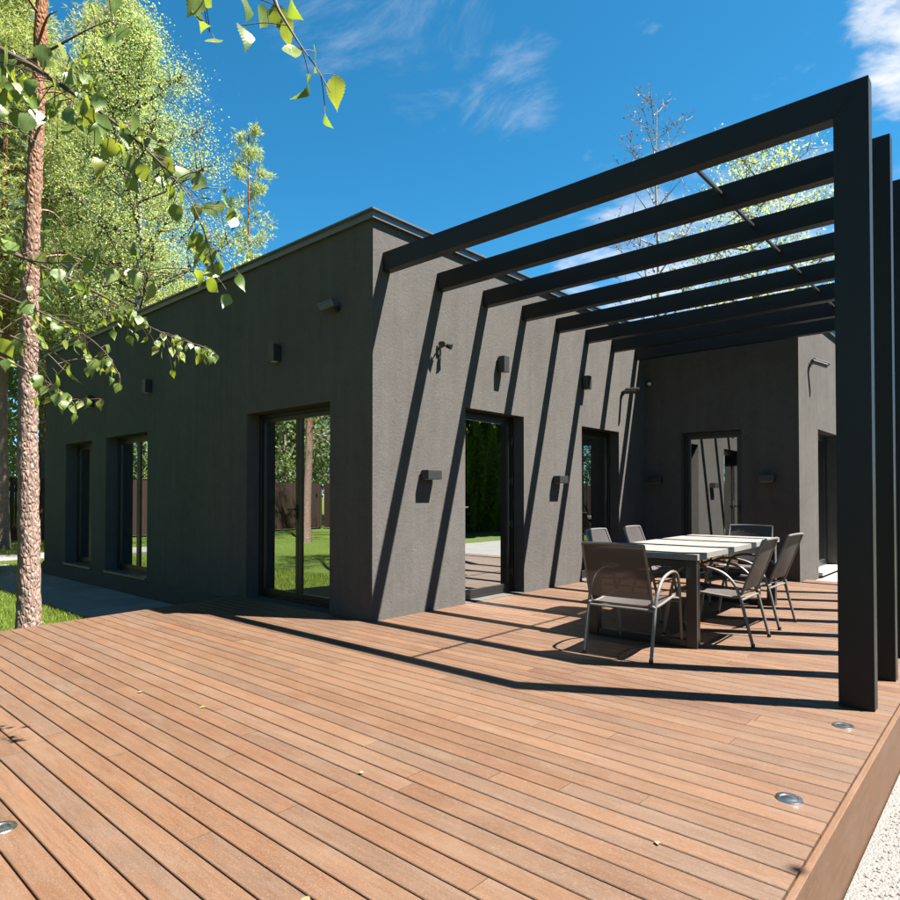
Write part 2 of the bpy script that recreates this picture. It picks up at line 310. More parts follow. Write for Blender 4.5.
def thing(name, label, cat, loc=(0, 0, 0), rz=0, group=None, kind=None):
    o = bpy.data.objects.new(name, None); COL.objects.link(o); o.location = loc; o.rotation_euler = (0, 0, rz); o.empty_display_size = 0.2
    return tag(o, label, cat, group, kind)
def copy_tree(o, parent=None):
    c = o.copy(); COL.objects.link(c); c.parent = parent
    for ch in list(o.children): copy_tree(ch, c)
    return c
def spline(pts, k=6):
    P = [Vector(p) for p in pts]; P = [P[0] * 2 - P[1]] + P + [P[-1] * 2 - P[-2]]; out = []
    for i in range(1, len(P) - 2):
        for j in range(k):
            t = j / k; a, b, c, d = P[i - 1], P[i], P[i + 1], P[i + 2]
            out.append(0.5 * ((2 * b) + (c - a) * t + (2 * a - 5 * b + 4 * c - d) * t * t + (3 * b - a - 3 * c + d) * t ** 3))
    out.append(P[-2]); return out
def quads(name, Q):                                       # Q: N x 4 x 3 array of loose quads
    n = len(Q); me = bpy.data.meshes.new(name); me.vertices.add(n * 4); me.loops.add(n * 4); me.polygons.add(n)
    me.vertices.foreach_set('co', np.ascontiguousarray(Q, dtype=np.float32).ravel()); me.loops.foreach_set('vertex_index', np.arange(n * 4, dtype=np.int32))
    me.polygons.foreach_set('loop_start', np.arange(0, n * 4, 4, dtype=np.int32)); me.update(calc_edges=True); me.validate(); return me
def unit(a): return a / np.maximum(np.linalg.norm(a, axis=-1, keepdims=True), 1e-9)
def leaf_quads(C, size, droop=0.3, wide=0.36):            # rhombic leaves at centres C
    n = len(C); d = unit(rng.normal(size=(n, 3)) + [0, 0, -droop]); s = unit(np.cross(d, rng.normal(size=(n, 3))))
    nr = np.cross(d, s); L = size * rng.uniform(0.7, 1.3, (n, 1)); c = C
    return np.stack([c - d * L * .5, c - d * L * .08 + s * L * wide + nr * L * .06, c + d * L * .5, c - d * L * .08 - s * L * wide + nr * L * .06], 1)
def tuft_quads(C, D, length, per, width=0.05, spread=0.75):   # pine needle tufts
    n = len(C); C = np.repeat(C, per, 0); D = np.repeat(D, per, 0)
    d = unit(D + rng.normal(size=C.shape) * spread); s = unit(np.cross(d, rng.normal(size=C.shape))); L = length * rng.uniform(0.7, 1.2, (len(C), 1)); w = L * width
    return np.stack([C, C + d * L * .5 + s * w, C + d * L, C + d * L * .5 - s * w], 1)

# ------------------------------------------------------------------ the ground
GZ = -0.30
g = MB()
g.v = [(-600, -600, GZ - 0.012), (600, -600, GZ - 0.012), (600, 600, GZ - 0.012), (-600, 600, GZ - 0.012)]; g.f = [(0, 1, 2, 3)]
tag(g.build('ground', 'lawn'), kind='structure')
g = MB().box(4.07, 5.7, -30, 40, GZ - 0.06, GZ + 0.008); tag(g.build('gravel_drive', 'gravel'), kind='structure')
N = 7000                                                   # loose stones on the drive beside the deck
px_ = rng.uniform(4.10, 5.3, N); py_ = rng.uniform(-3.2, 2.5, N); vv = []; ff = []
for i in range(N):
    r = rng.uniform(0.003, 0.008); b = len(vv); c = (px_[i], py_[i], GZ + 0.008 + r * 0.4)
    o6 = [(1, 0, 0), (0, 1, 0), (-1, 0, 0), (0, -1, 0), (0, 0, .7), (0, 0, -.6)]; a = rng.uniform(0, 6.28); ca, sa = math.cos(a), math.sin(a); st = rng.uniform(.7, 1.3)
    vv += [(c[0] + r * (x * ca * st - y * sa), c[1] + r * (x * sa * st + y * ca), c[2] + r * z) for x, y, z in o6]
    ff += [(b, b + 1, b + 4), (b + 1, b + 2, b + 4), (b + 2, b + 3, b + 4), (b + 3, b, b + 4), (b + 1, b, b + 5), (b + 2, b + 1, b + 5), (b + 3, b + 2, b + 5), (b, b + 3, b + 5)]
g = MB(); g.v = vv; g.f = ff
tag(g.build('loose_gravel', 'pebble', recalc=False), 'pale loose gravel stones scattered on the drive beside the deck', 'gravel', kind='stuff')
path = thing('garden_path', 'grey slab path along the shaded house wall beside the lawn', 'path', (-6, -.6, GZ), kind='structure')
POFF = (-6, -.6, GZ)
MB().box(-11.6, -2.0, -1.165, -0.005, GZ - 0.08, GZ - 0.004).build('path_bed', 'joist', path, POFF)
slab = None; x = -11.58; r_ = 0
while x < -2.1:
    for j, (a, b) in enumerate(((-1.16, -.585), (-.579, -.008))):
        m = MB().box(0, .594, 0, b - a, 0, .05)
        o = m.build('paving_slab', 'paving', path, bevel=0.003); o.location = (x + 6, a + .6, -0.03 + random.uniform(-.001, .002))
    x += .60
MB_ = MB()
far = thing('side_path', 'pale sunlit slab path crossing the lawn beyond the house corner', 'path', (-13.4, 1, GZ), kind='structure')
for i in range(22):
    o = MB().box(-.86, .86, 0, .594, -.04, .02).build('paving_slab', 'paving', far, bevel=0.004); o.location = (0, -7 + i * .6, random.uniform(0, .003))
# grass blades where the lawn shows next to the path and the pine
def blades(n, x0, x1, y0, y1, h):
    C = np.stack([rng.uniform(x0, x1, n), rng.uniform(y0, y1, n), np.full(n, GZ - .012)], 1)
    a = rng.uniform(0, 6.28, n); s = np.stack([np.cos(a), np.sin(a), 0 * a], 1); H = (h * rng.uniform(.5, 1.2, n))[:, None]
    lean = rng.normal(size=(n, 3)) * .35; lean[:, 2] = 1; t = C + lean * H; w = .004
    return np.stack([C - s * w, C + s * w, t + s * .0006, t - s * .0006], 1)
Q = np.concatenate([blades(42000, -9.5, -2.2, -3.2, -1.17, .055), blades(26000, -12.5, -9.3, -2.2, 2.5, .06), blades(30000, -19, -14.3, -3, 5, .07)])
tag(obj('grass', quads('grass', Q), 'grass_blade'), 'short sunlit mown grass of the lawn beside the slab path', 'grass', kind='stuff')

# ------------------------------------------------------------------ the deck
PITCH = 0.1113; PH = -1.574; GAP = 0.0065; EDGE = 4.0625
deck = thing('deck', 'reddish brown hardwood plank deck in front of the house', 'deck', (1.5, 0, 0), kind='structure')
DO = (1.5, 0, 0)
def left_edge(y): return -2.38 - 0.12 * y if y < -0.02 else 0.006
unitb = MB().box(0, 1, 0, PITCH - GAP, -.026, 0); ub = {}
for L in (0.6, 1.0, 1.5, 2.0, 2.6):
    bm = bmesh.new(); me = MB().box(0, L, 0, PITCH - GAP, -.026, 0).mesh('board'); bm.from_mesh(me)
    bmesh.ops.bevel(bm, geom=[e for e in bm.edges if all(v.co.z > -.001 for v in e.verts) and abs(e.verts[0].co.y - e.verts[1].co.y) < .001], offset=.0028, segments=1, affect='EDGES'); bm.to_mesh(me); bm.free()
    me.materials.append(M['deck_wood']); ub[L] = me
far_boards = MB(); k = -27
while True:
    y0 = PH + k * PITCH + GAP / 2; k += 1
    if y0 + PITCH > 6.55: break
    xs = left_edge(y0) if y0 + PITCH - GAP <= 6.09 else 2.262
    if y0 < 6.09 < y0 + PITCH: continue
    if abs(y0) < .12 and y0 + PITCH - GAP > 0: xs = 0.006
    x = xs; first = True
    while x < EDGE - .03:
        L = random.choice((1.45, 1.9, 2.1, 2.4, 2.9)) if not first else random.uniform(.5, 2.6)
        first = False; x1 = min(x + L, EDGE - .026)
        if EDGE - .026 - x1 < .45: x1 = EDGE - .026
        L = x1 - x - .003; dz = random.uniform(-.0005, .0002)
        if y0 < 2.6:
            key = min(ub, key=lambda q: abs(q - L)); o = obj('board', ub[key], None, deck); o.scale = (L / key, 1, 1); o.location = (x - DO[0], y0, dz)
        else: far_boards.box(x, x + L, y0, y0 + PITCH - GAP, -.026, dz)
        x = x1
tag(far_boards.build('board_field', 'deck_wood', deck, DO), kind='stuff')
MB().box(-1.75, EDGE - .03, -4.47, -.004, -.24, -.031).box(.004, EDGE - .03, -.003, 6.09, -.24, -.031).box(2.262, EDGE - .03, 6.091, 6.55, -.24, -.031).build('light_block_slab', 'joist', deck, DO)  # solid dark slab in place of joists, added to block light under the boards
for a, b in ((-4.6, -2.1), (-2.097, .9), (.903, 3.9), (3.903, 6.6)):
    MB().box(EDGE - .024, EDGE, a, b, GZ - .02, -.0015).build('fascia_board', 'fascia_wood', deck, DO, bevel=.003)
MB().box(-1.9, EDGE - .025, -4.62, -4.598, GZ - .02, -.0015).build('fascia_board', 'deck_wood', deck, DO, bevel=.003)
m = MB(); m.quad_prism([(left_edge(-4.5) - .022, -4.5, GZ - .02), (left_edge(-4.5) - .002, -4.5, GZ - .02), (-2.382, -.03, GZ - .02), (-2.402, -.03, GZ - .02),
                        (left_edge(-4.5) - .022, -4.5, -.004), (left_edge(-4.5) - .002, -4.5, -.004), (-2.382, -.03, -.004), (-2.402, -.03, -.004)])
m.build('fascia_board', 'fascia_wood', deck, DO)
tag(MB().box(2.262, 6, 6.56, 16, GZ - .05, -.06).build('rear_pavement', 'paving'), kind='structure')
DL = [((3.88, -1.348), 'round steel deck light close to the gravel edge, well clear of the posts'), ((3.87, -.243), 'round steel deck light at the foot of the end pergola post'), ((1.86, -3.53), 'round steel deck light in the open deck far from the pergola')]
for (x, y), lab in DL:
    o = thing('deck_light', lab, 'deck light', (x, y, 0), 0, 'recessed deck lights')
    MB().lathe([(.049, -.01), (.0505, .002), (.048, .0055), (.034, .0065), (.033, .003)], n=32).build('rim', 'chrome', o, smooth=40)
    MB().lathe([(.032, .002), (.028, .0042), (.012, .0050), (.004, .0052)], n=24).build('lens', 'chrome', o, smooth=60)

# ------------------------------------------------------------------ the house
house = thing('house', 'flat roofed dark grey rendered house with glazed doors and a recessed corner', 'house')
HT = 3.90; TH = 0.36
def wall(name, A, u, n, W_, z0, z1, ops, thick=TH):
    A = Vector((*A, 0)); u = Vector((*u, 0)); n = Vector((*n, 0))
    us = sorted({0, W_, *[o[0] for o in ops], *[o[1] for o in ops]}); zs = sorted({z0, z1, *[o[2] for o in ops], *[o[3] for o in ops]})
    m = MB(); idx = {}
    def vert(ui, zi, side):
        key = (ui, zi, side)
        if key not in idx:
            p = A + u * us[ui] - n * (thick if side else 0); idx[key] = len(m.v); m.v.append((p.x, p.y, zs[zi]))
        return idx[key]
    def solid(i, j):
        if not (0 <= i < len(us) - 1 and 0 <= j < len(zs) - 1): return False
        cu, cz = (us[i] + us[i + 1]) / 2, (zs[j] + zs[j + 1]) / 2
        return not any(o[0] < cu < o[1] and o[2] < cz < o[3] for o in ops)
    for i in range(len(us) - 1):
        for j in range(len(zs) - 1):
            if not solid(i, j): continue
            m.f.append((vert(i, j, 0), vert(i + 1, j, 0), vert(i + 1, j + 1, 0), vert(i, j + 1, 0)))
            m.f.append((vert(i, j, 1), vert(i, j + 1, 1), vert(i + 1, j + 1, 1), vert(i + 1, j, 1)))
            for di, dj, a, b in ((-1, 0, (i, j), (i, j + 1)), (1, 0, (i + 1, j), (i + 1, j + 1)), (0, -1, (i, j), (i + 1, j)), (0, 1, (i, j + 1), (i + 1, j + 1))):
                if not solid(i + di, j + dj): m.f.append((vert(*a, 0), vert(*b, 0), vert(*b, 1), vert(*a, 1)))
    return m.build(name, 'stucco', house)
YB = 6.10; XB = 2.252; LX = -9.24; YN = 14.0
S_OPS = [(LX + 9.24 + 1.11, 2.33, 0.0, 2.13), (2.90, 4.41, 0.0, 2.14), (7.05, 8.60, 0.002, 2.17)]        # measured from the far corner
E_OPS = [(1.405 - TH, 2.565 - TH, 0.004, 2.19), (4.01 - TH, 5.16 - TH, 0.004, 2.19)]
B_OPS = [(0.59, 1.485, 0.004, 2.20)]
R_OPS = [(7.25 - YB - TH, 8.70 - YB - TH, 0.03, 2.24)]
wall('wall', (LX, 0), (1, 0), (0, -1), 9.24, GZ - .02, HT, S_OPS)
wall('wall', (0, TH), (0, 1), (1, 0), YB - TH, -.02, HT, E_OPS)
wall('wall', (0, YB), (1, 0), (0, -1), XB, -.02, HT, B_OPS)
wall('wall', (XB, YB + TH), (0, 1), (1, 0), YN - YB - TH, -.1, HT, R_OPS)
wall('wall', (LX, YN), (0, -1), (-1, 0), YN - TH, GZ - .02, HT, [])
wall('wall', (XB - TH, YN), (-1, 0), (0, 1), XB - TH - LX - TH, GZ - .02, HT, [])
MB().box(LX + TH, -TH - .004, TH + .004, YN - TH - .004, -.05, -.01).build('floor_slab', 'interior', house)
MB().box(LX + TH, -TH - .004, TH + .004, YN - TH - .004, 3.45, 3.6).box(-TH, XB - TH - .004, YB + TH + .004, YN - TH - .004, 3.45, 3.6).build('roof_slab', 'roofing', house)
for q in ((-3.9, -3.8, TH + .006, 5.8, 0, 3.44), (-TH - 3.4, -TH - .01, 3.2, 3.3, 0, 3.44), (-.35, XB - TH - .01, 9.5, 9.6, -.02, 3.44)): MB().box(*q).build('partition', 'interior', house)
MB().box(LX - .0, -2.41, -.028, -.0005, GZ - .02, -.045).build('plinth', 'plinth', house, bevel=.004)
# roof edge flashing, a mitred profile round the whole outline
OUT = [(LX, 0), (0, 0), (0, YB), (XB, YB), (XB, YN), (LX, YN)]
def offset(d):
    n = len(OUT); res = []
    for i in range(n):
        p0, p1, p2 = OUT[i - 1], OUT[i], OUT[(i + 1) % n]
        def nrm(a, b):
            dx, dy = b[0] - a[0], b[1] - a[1]; l = math.hypot(dx, dy); return (dy / l, -dx / l)
        a, b = nrm(p0, p1), nrm(p1, p2); res.append((p1[0] + (a[0] + b[0]) * d, p1[1] + (a[1] + b[1]) * d))
    return res
prof = [(-.30, HT - .02), (.006, HT - .035), (.040, HT - .038), (.040, HT - .026), (.030, HT - .020), (.030, HT + .030), (.058, HT + .036), (.058, HT + .052), (-.30, HT + .060)]
m = MB(); nO = len(OUT)
for d, z in prof: m.v += [(x, y, z) for x, y in offset(d)]
for i in range(len(prof)):
    i2 = (i + 1) % len(prof)
    for k in range(nO):
        k2 = (k + 1) % nO; m.f.append((i * nO + k, i * nO + k2, i2 * nO + k2, i2 * nO + k))
m.build('roof_coping', 'coping', house)

def glazing(name, A, u, n, u0, u1, z0, z1, rv, mull=(), handle=None, hinges=False, sill=None, label=None):
    A = Vector((*A, 0)); u = Vector((*u, 0)); n = Vector((*n, 0))
    def lb(m, a, b, d0, d1, c, d):
        P = [A + u * q - n * w for q, w in ((a, d0), (b, d0), (b, d1), (a, d1))]
        return m.quad_prism([(p.x, p.y, c) for p in P] + [(p.x, p.y, d) for p in P])
    fw = .045; m = MB(); D0, D1 = rv, rv + .075
    lb(m, u0 + .001, u0 + fw, D0, D1, z0, z1); lb(m, u1 - fw, u1 - .001, D0, D1, z0, z1); lb(m, u0 + fw, u1 - fw, D0, D1, z1 - fw, z1 - .001); lb(m, u0 + fw, u1 - fw, D0, D1, z0, z0 + .03)
    fr = m.build(name, 'frame_dark', house, bevel=.003)
    if label: fr['label'] = label
    ed = [u0 + fw] + [u0 + fw + (u1 - u0 - 2 * fw) * q for q in mull] + [u1 - fw]
    for i in range(len(ed) - 1):
        a, b = ed[i] + .003, ed[i + 1] - .003; c, d = z0 + .033, z1 - fw - .003; sw = .052; s0, s1 = rv + .012, rv + .062
        m = MB(); lb(m, a, a + sw, s0, s1, c, d); lb(m, b - sw, b, s0, s1, c, d); lb(m, a + sw, b - sw, s0, s1, d - sw, d); lb(m, a + sw, b - sw, s0, s1, c, c + sw + .02)
        m.build('sash', 'frame_dark', fr, bevel=.003)
        m = MB(); lb(m, a + sw - .006, b - sw + .006, rv + .030, rv + .036, c + sw + .014, d - sw + .006); m.build('pane', 'glass', fr)
    if handle is not None:
        h = A + u * handle[0] - n * (rv + .012); m = MB(); zz = handle[1]; sg = handle[2]
        lb(m, handle[0] - .014, handle[0] + .014, rv - .004, rv + .0115, zz - .085, zz + .085)
        p0 = h + n * .012; p1 = h + n * .045; p2 = p1 + u * sg * .02 + n * .003; p3 = p1 + u * sg * .12
        m.tube([(p.x, p.y, zz + .03) for p in (p0, p1, p2, p3)], .0085, 8); m.build('handle', 'chrome' if handle[3] else 'black', fr, smooth=40)
    if hinges:
        for zz in (.25, .85, 1.38, 1.88):
            m = MB(); q = A + u * (u1 - fw - .006) - n * (rv - .006); m.tube([(q.x, q.y, z0 + zz - .045), (q.x, q.y, z0 + zz + .045)], .012, 10)
            lb(m, u1 - fw - .04, u1 - fw - .006, rv - .003, rv + .011, z0 + zz - .035, z0 + zz + .035); m.build('hinge', 'black', fr, smooth=40)
    if sill:
        m = MB(); lb(m, u0 - .0, u1 + .0, sill[0], rv - .001, z0 - sill[1], z0 + .004); m.build('sill', sill[2], fr, bevel=.003)
    return fr
sx = lambda x: x - LX
glazing('window', (LX, 0), (1, 0), (0, -1), sx(-8.13), sx(-6.91), 0.0, 2.13, .19, (.5,), None, False, (-.03, .035, 'coping'))
glazing('window', (LX, 0), (1, 0), (0, -1), sx(-6.34), sx(-4.83), 0.0, 2.14, .19, (.5,), None, False, (-.03, .035, 'coping'))
glazing('door', (LX, 0), (1, 0), (0, -1), sx(-2.19), sx(-.64), 0.002, 2.17, .17, (.5,), (sx(-1.415) - .03, 1.02, -1, False), False, None, 'double leaf glazed door in shaded wall')
glazing('door', (0, 0), (0, 1), (1, 0), 1.405, 2.565, 0.004, 2.19, .15, (), (1.405 + .075, 1.04, 1, True), True, None, 'single glazed door in sunlit wall')
glazing('door', (0, 0), (0, 1), (1, 0), 4.01, 5.16, 0.004, 2.19, .15, (), (4.01 + .075, 1.02, 1, True), False, None, 'glazed door at recessed corner')
glazing('door', (0, YB), (1, 0), (0, -1), .59, 1.485, 0.004, 2.20, .12, (), (1.485 - .075, 1.02, -1, False), False, None, 'glazed door in the recessed shaded wall')
glazing('window', (XB, YB), (0, 1), (1, 0), 7.25 - YB, 8.70 - YB, 0.03, 2.24, .16, (.5,), None, False, (-.05, .05, 'sillwhite'))

# ------------------------------------------------------------------ pergola
PG = (2.0, 3.0, 0)
perg = thing('pergola', 'black steel pergola of eight flat post and beam frames fixed to the house', 'pergola', PG)
B0 = 0.1302; SP = 0.8; BT = 0.10; X1 = 3.783; X2 = 3.956; Z1 = 3.393; Z2 = 3.575
for k in range(8):
    y = B0 + k * SP
    MB().quad_prism([(.002, y, Z1), (X1, y, Z1), (X1, y + BT, Z1), (.002, y + BT, Z1), (.002, y, Z2), (X2, y, Z2), (X2, y + BT, Z2), (.002, y + BT, Z2)]).build('beam', 'steel_dark', perg, PG, bevel=.0012)
    MB().quad_prism([(X1, y, .0), (X2, y, .0), (X2, y + BT, .0), (X1, y + BT, .0), (X1, y, Z1 - .0005), (X2, y, Z2 - .0005), (X2, y + BT, Z2 - .0005), (X1, y + BT, Z1 - .0005)]).build('post', 'steel_dark', perg, PG, bevel=.0012)
    if k < 7: MB().box(2.892, 2.914, y + BT + .001, y + SP - .001, 3.495, 3.517).build('spacer_rod', 'black', perg, PG)

# ------------------------------------------------------------------ wall lamps, cameras
def wall_lamp(label, P, n, w, h, d, group):
    n = Vector((*n, 0)); u = Vector((-n.y, n.x, 0)); o = thing('wall_lamp', label, 'wall lamp', P, 0, group)
    def lb(m, a, b, d0, d1, c, e):
        q = [u * x + n * y for x, y in ((a, d0), (b, d0), (b, d1), (a, d1))]; return m.quad_prism([(p.x, p.y, c) for p in q] + [(p.x, p.y, e) for p in q])
    m = MB(); lb(m, -w / 2 + .012, w / 2 - .012, .001, .02, -h / 2 + .012, h / 2 - .012); m.build('mount', 'black', o)
    m = MB(); lb(m, -w / 2, w / 2, .02, d, -h / 2, h / 2); m.build('housing', 'lampgrey', o, bevel=.004)
    m = MB(); lb(m, -w / 2 + .02, w / 2 - .02, .035, d - .015, -h / 2 - .003, -h / 2 + .004); m.build('diffuser', 'whiteplastic', o)
GU = 'upright box lamps high on the walls'; GL = 'low horizontal box lamps beside the doors'
wall_lamp('upright box lamp above the double glazed door in the shaded wall', (-1.54, 0, 2.79), (0, -1), .10, .19, .11, GU)
wall_lamp('upright box lamp above the wider of the two narrow shaded windows', (-4.73, 0, 2.785), (0, -1), .10, .19, .11, GU)
wall_lamp('upright box lamp above the gap beside the farthest shaded window', (-6.89, 0, 2.78), (0, -1), .10, .19, .11, GU)
wall_lamp('upright box lamp above the mirrored door of the sunlit wall', (0, 2.05, 2.76), (1, 0), .10, .19, .11, GU)
wall_lamp('upright box lamp by the corner door of the sunlit wall', (0, 4.05, 2.80), (1, 0), .10, .19, .11, GU)
wall_lamp('low box lamp on the sunlit wall close to the house corner', (0, .77, 1.42), (1, 0), .21, .095, .12, GL)
wall_lamp('low box lamp between the two doors of the sunlit wall', (0, 3.33, 1.42), (1, 0), .21, .095, .12, GL)
wall_lamp('low dark box lamp in the recess beside the corner of the shaded wall', (.20, YB, 1.46), (0, -1), .21, .10, .12, GL)
wall_lamp('low dark box lamp in the recess between glass door and outer corner', (1.85, YB, 1.46), (0, -1), .21, .10, .12, GL)
def bullet(label, P, n, aim, mat='camgrey', L=.17):
    n = Vector((*n, 0)); aim = Vector(aim).normalized(); o = thing('security_camera', label, 'security camera', P, 0, 'security cameras on the walls')
    MB().tube([n * .001, n * .025], .038, 16).build('base', 'black', o, smooth=40)
    j = n * .10 + Vector((0, 0, -.005)); MB().tube(spline([n * .02, n * .06 + Vector((0, 0, .01)), j], 4), .011, 8).build('arm', 'black', o, smooth=40)
    b = j + Vector((0, 0, .02)); MB().tube([b - aim * L * .35, b + aim * L * .65], .034, 16).build('body', mat, o, smooth=40)
    MB().tube([b - aim * L * .2 + Vector((0, 0, .036)), b + aim * L * .82 + Vector((0, 0, .036))], .026, 8).build('sun_shield', mat, o, smooth=40)
    MB().tube([b + aim * L * .652, b + aim * (L * .652 + .006)], .026, 16).build('lens', 'black', o, smooth=40)
bullet('grey bullet camera high on the shaded wall near the house corner', (-.52, 0, 3.10), (0, -1), (-1, -.15, -.14), 'camgrey', .19)
bullet('black bullet camera at the far end of the shaded wall', (LX, .12, 2.86), (-1, 0), (-.6, -.6, -.1), 'black')
bullet('dark bullet camera above the corner door of the sunlit wall', (0, 5.27, 2.80), (1, 0), (1, .25, -.05), 'black', .2)
bullet('dark bullet camera on the sunlit side wall beyond the recess', (XB, 6.75, 3.16), (1, 0), (.55, .8, -.22), 'lampgrey', .26)
o = thing('dome_sensor', 'small white sensor high in the recess corner', 'sensor', (.07, YB, 3.05))
MB().box(-.035, .035, -.03, -.001, -.045, .045).build('mount', 'black', o, bevel=.004)
m = MB().tube([(0.02, -.03, -.01), (0.02, -.055, -.01), (0.02, -.068, -.01)], [.03, .028, .012], 14); m.build('eye', 'whiteplastic', o, smooth=60)
o = thing('twin_spotlight', 'black twin head spotlight bracket on the sunlit wall by the house corner', 'spotlight', (0, .95, 2.75))
MB().box(.001, .02, -.03, .03, -.05, .05).build('mount', 'black', o, bevel=.003)
for s in (-1, 1):
    MB().tube(spline([(.015, 0, .02), (.05, s * .03, .045), (.085, s * .055, .05)], 4), .007, 8).build('arm', 'black', o, smooth=40)
    MB().tube([(.075, s * .05, .055), (.125, s * .075, .035)], [.026, .034], 14).build('head', 'black', o, smooth=40)
m = MB().tube(spline([(.02, 0, -.04), (.03, .005, -.09), (.012, 0, -.16)], 4), .004, 6); m.build('cable', 'black', o)

# ------------------------------------------------------------------ table and chairs
TR = math.radians(2.45); TW = .94; TL = 2.8; TZ = .742
tx_, ty_ = -math.sin(TR), math.cos(TR)
NRc = Vector((2.70, .95, 0)); ctr = NRc + Vector((tx_, ty_, 0)) * TL / 2 - Vector((ty_, -tx_, 0)) * TW / 2
table = thing('dining_table', 'long pale wooden outdoor table on dark square steel legs', 'table', ctr, TR)
for i in range(5):
    w = TW / 5; MB().box(-TW / 2 + i * w + .0008, -TW / 2 + (i + 1) * w - .0008, -TL / 2, TL / 2, TZ - .048, TZ + random.uniform(-.0006, .0006)).build('tabletop_plank', 'table_wood', table, bevel=.002)
for e in (-1, 1):
    yy = e * (TL / 2 - (.06 if e < 0 else .12))
    for s in (-1, 1):
        MB().box(s * .415 - .042, s * .415 + .042, yy - .042, yy + .042, .0, TZ - .05).build('leg', 'table_steel', table, bevel=.004)
    MB().box(-.372, .372, yy - .035, yy + .035, .002, .06).build('floor_bar', 'table_steel', table, bevel=.004)
    MB().box(-.372, .372, yy - .035, yy + .035, TZ - .11, TZ - .052).build('crossbar', 'table_steel', table, bevel=.004)
def make_chair():
    o = thing('garden_chair', '', 'chair'); r = .0125; X = .255
    for s in (-1, 1):
        a = spline([(s * X, -.36, .012), (s * X, -.315, .20), (s * X, -.27, .385), (s * (X + .004), -.225, .50), (s * (X + .008), -.13, .590), (s * (X + .01), .02, .628), (s * (X + .01), .14, .622), (s * (X + .008), .225, .57), (s * (X + .005), .27, .44), (s * X, .315, .22), (s * X, .345, .012)], 5)
        MB().tube(a, r, 10).build('side_frame', 'tube', o, smooth=50)
        b = spline([(s * .232, -.435, .865), (s * .236, -.375, .70), (s * .238, -.31, .52), (s * .238, -.275, .425), (s * .238, -.235, .392), (s * .238, -.13, .392), (s * .236, .08, .412), (s * .232, .215, .425), (s * .228, .25, .412)], 5)
        MB().tube(b, .011, 8).build('sling_rail', 'tube', o, smooth=50)
        for y in (-.36, .345): MB().tube([(s * X, y, 0), (s * X, y, .03)], .0155, 10).build('foot_cap', 'black', o, smooth=40)
        MB().tube([(s * .238, -.29, .405), (s * X, -.272, .395)], .011, 8).build('bracket', 'tube', o, smooth=40); MB().tube([(s * .236, .15, .418), (s * (X + .003), .285, .40)], .010, 8).build('bracket', 'tube', o, smooth=40)
    MB().tube(spline([(-.232, -.435, .862), (-.1, -.446, .868), (.1, -.446, .868), (.232, -.435, .862)], 4), .011, 8).build('top_bar', 'tube', o, smooth=40)
    MB().tube([(-.255, -.275, .372), (.255, -.275, .372)], .010, 8).build('cross_bar', 'tube', o, smooth=40)
    MB().tube([(-.255, .29, .375), (.255, .29, .375)], .010, 8).build('cross_bar', 'tube', o, smooth=40)
    def sheet(prof, w, name, sag):
        m = MB(); nx = 8
        for y, z, sg in prof:
            for i in range(nx + 1):
                f = i / nx * 2 - 1; q = (1 - f * f) * sg; m.v.append((f * w, y - q * .4 * sag[0], z - q * sag[1]))
        for j in range(len(prof) - 1):
            for i in range(nx): b = j * (nx + 1) + i; m.f.append((b, b + 1, b + nx + 2, b + nx + 1))
        m.build(name, 'sling', o, smooth=60, recalc=False)
    sheet([(-.437, .866, .0), (-.41, .79, .02), (-.375, .70, .035), (-.34, .60, .04), (-.31, .52, .035), (-.285, .45, .02)], .238, 'backrest', (1, 0))
    sheet([(-.255, .405, .005), (-.20, .393, .025), (-.10, .396, .035), (.02, .408, .035), (.13, .418, .03), (.225, .427, .01), (.25, .415, .0)], .238, 'seat', (0, 1))
    return o
ch0 = make_chair()
CH = [((2.33, .63), math.radians(4), 'brown mesh garden chair at the table end facing the open deck'),
      ((2.62, 1.57), math.radians(92), 'brown mesh garden chair on the pergola post side, next to the open deck end'),
      ((2.60, 2.48), math.radians(89), 'brown mesh garden chair on the pergola post side, towards the recess'),
      ((1.70, 2.04), math.radians(-88), 'brown mesh garden chair on the sunlit wall side, next to the open deck end'),
      ((1.69, 2.92), math.radians(-87), 'brown mesh garden chair on the sunlit wall side, towards the recess'),
      ((2.19, 3.73), math.radians(183), 'brown mesh garden chair at the table end by the recessed glass door')]
for i, ((x, y), a, lab) in enumerate(CH):
    c = ch0 if i == 0 else copy_tree(ch0)
    c.location = (x, y, .0005); c.scale = (1, 1, .98); c.rotation_euler = (0, 0, a); tag(c, lab, 'chair', 'mesh garden chairs round the table')

# ------------------------------------------------------------------ leaves
def leaf_mesh(L=1.0, wide=.36, curl=.15, fold=.12):
    key = [(0, .0), (.06, .13), (.16, .27), (.30, wide), (.46, .325), (.64, .215), (.80, .105), (.92, .03), (1.0, 0.0)]
    m = MB(); nt = 22
    for i in range(nt + 1):
        t = i / nt
        for (a, wa), (b, wb) in zip(key, key[1:]):
            if a <= t <= b: w = wa + (wb - wa) * (t - a) / (b - a)
        if 0 < i < nt: w = w * (1.07 if i % 2 else .93)
        z = -curl * (t - .3) ** 2; q = .03 * math.sin(t * 9 + curl * 5)
        m.v += [(-w, (t - .02 * (i % 2)) * L, z + fold * w + q * w * 3), (0, t * L, z), (w, (t - .02 * (i % 2)) * L, z + fold * w - q * w * 2)]
    for i in range(nt): b = i * 3; m.f += [(b, b + 1, b + 4, b + 3), (b + 1, b + 2, b + 5, b + 4)]
    me = m.mesh('leaf', smooth=60, recalc=False); return me
LM = []
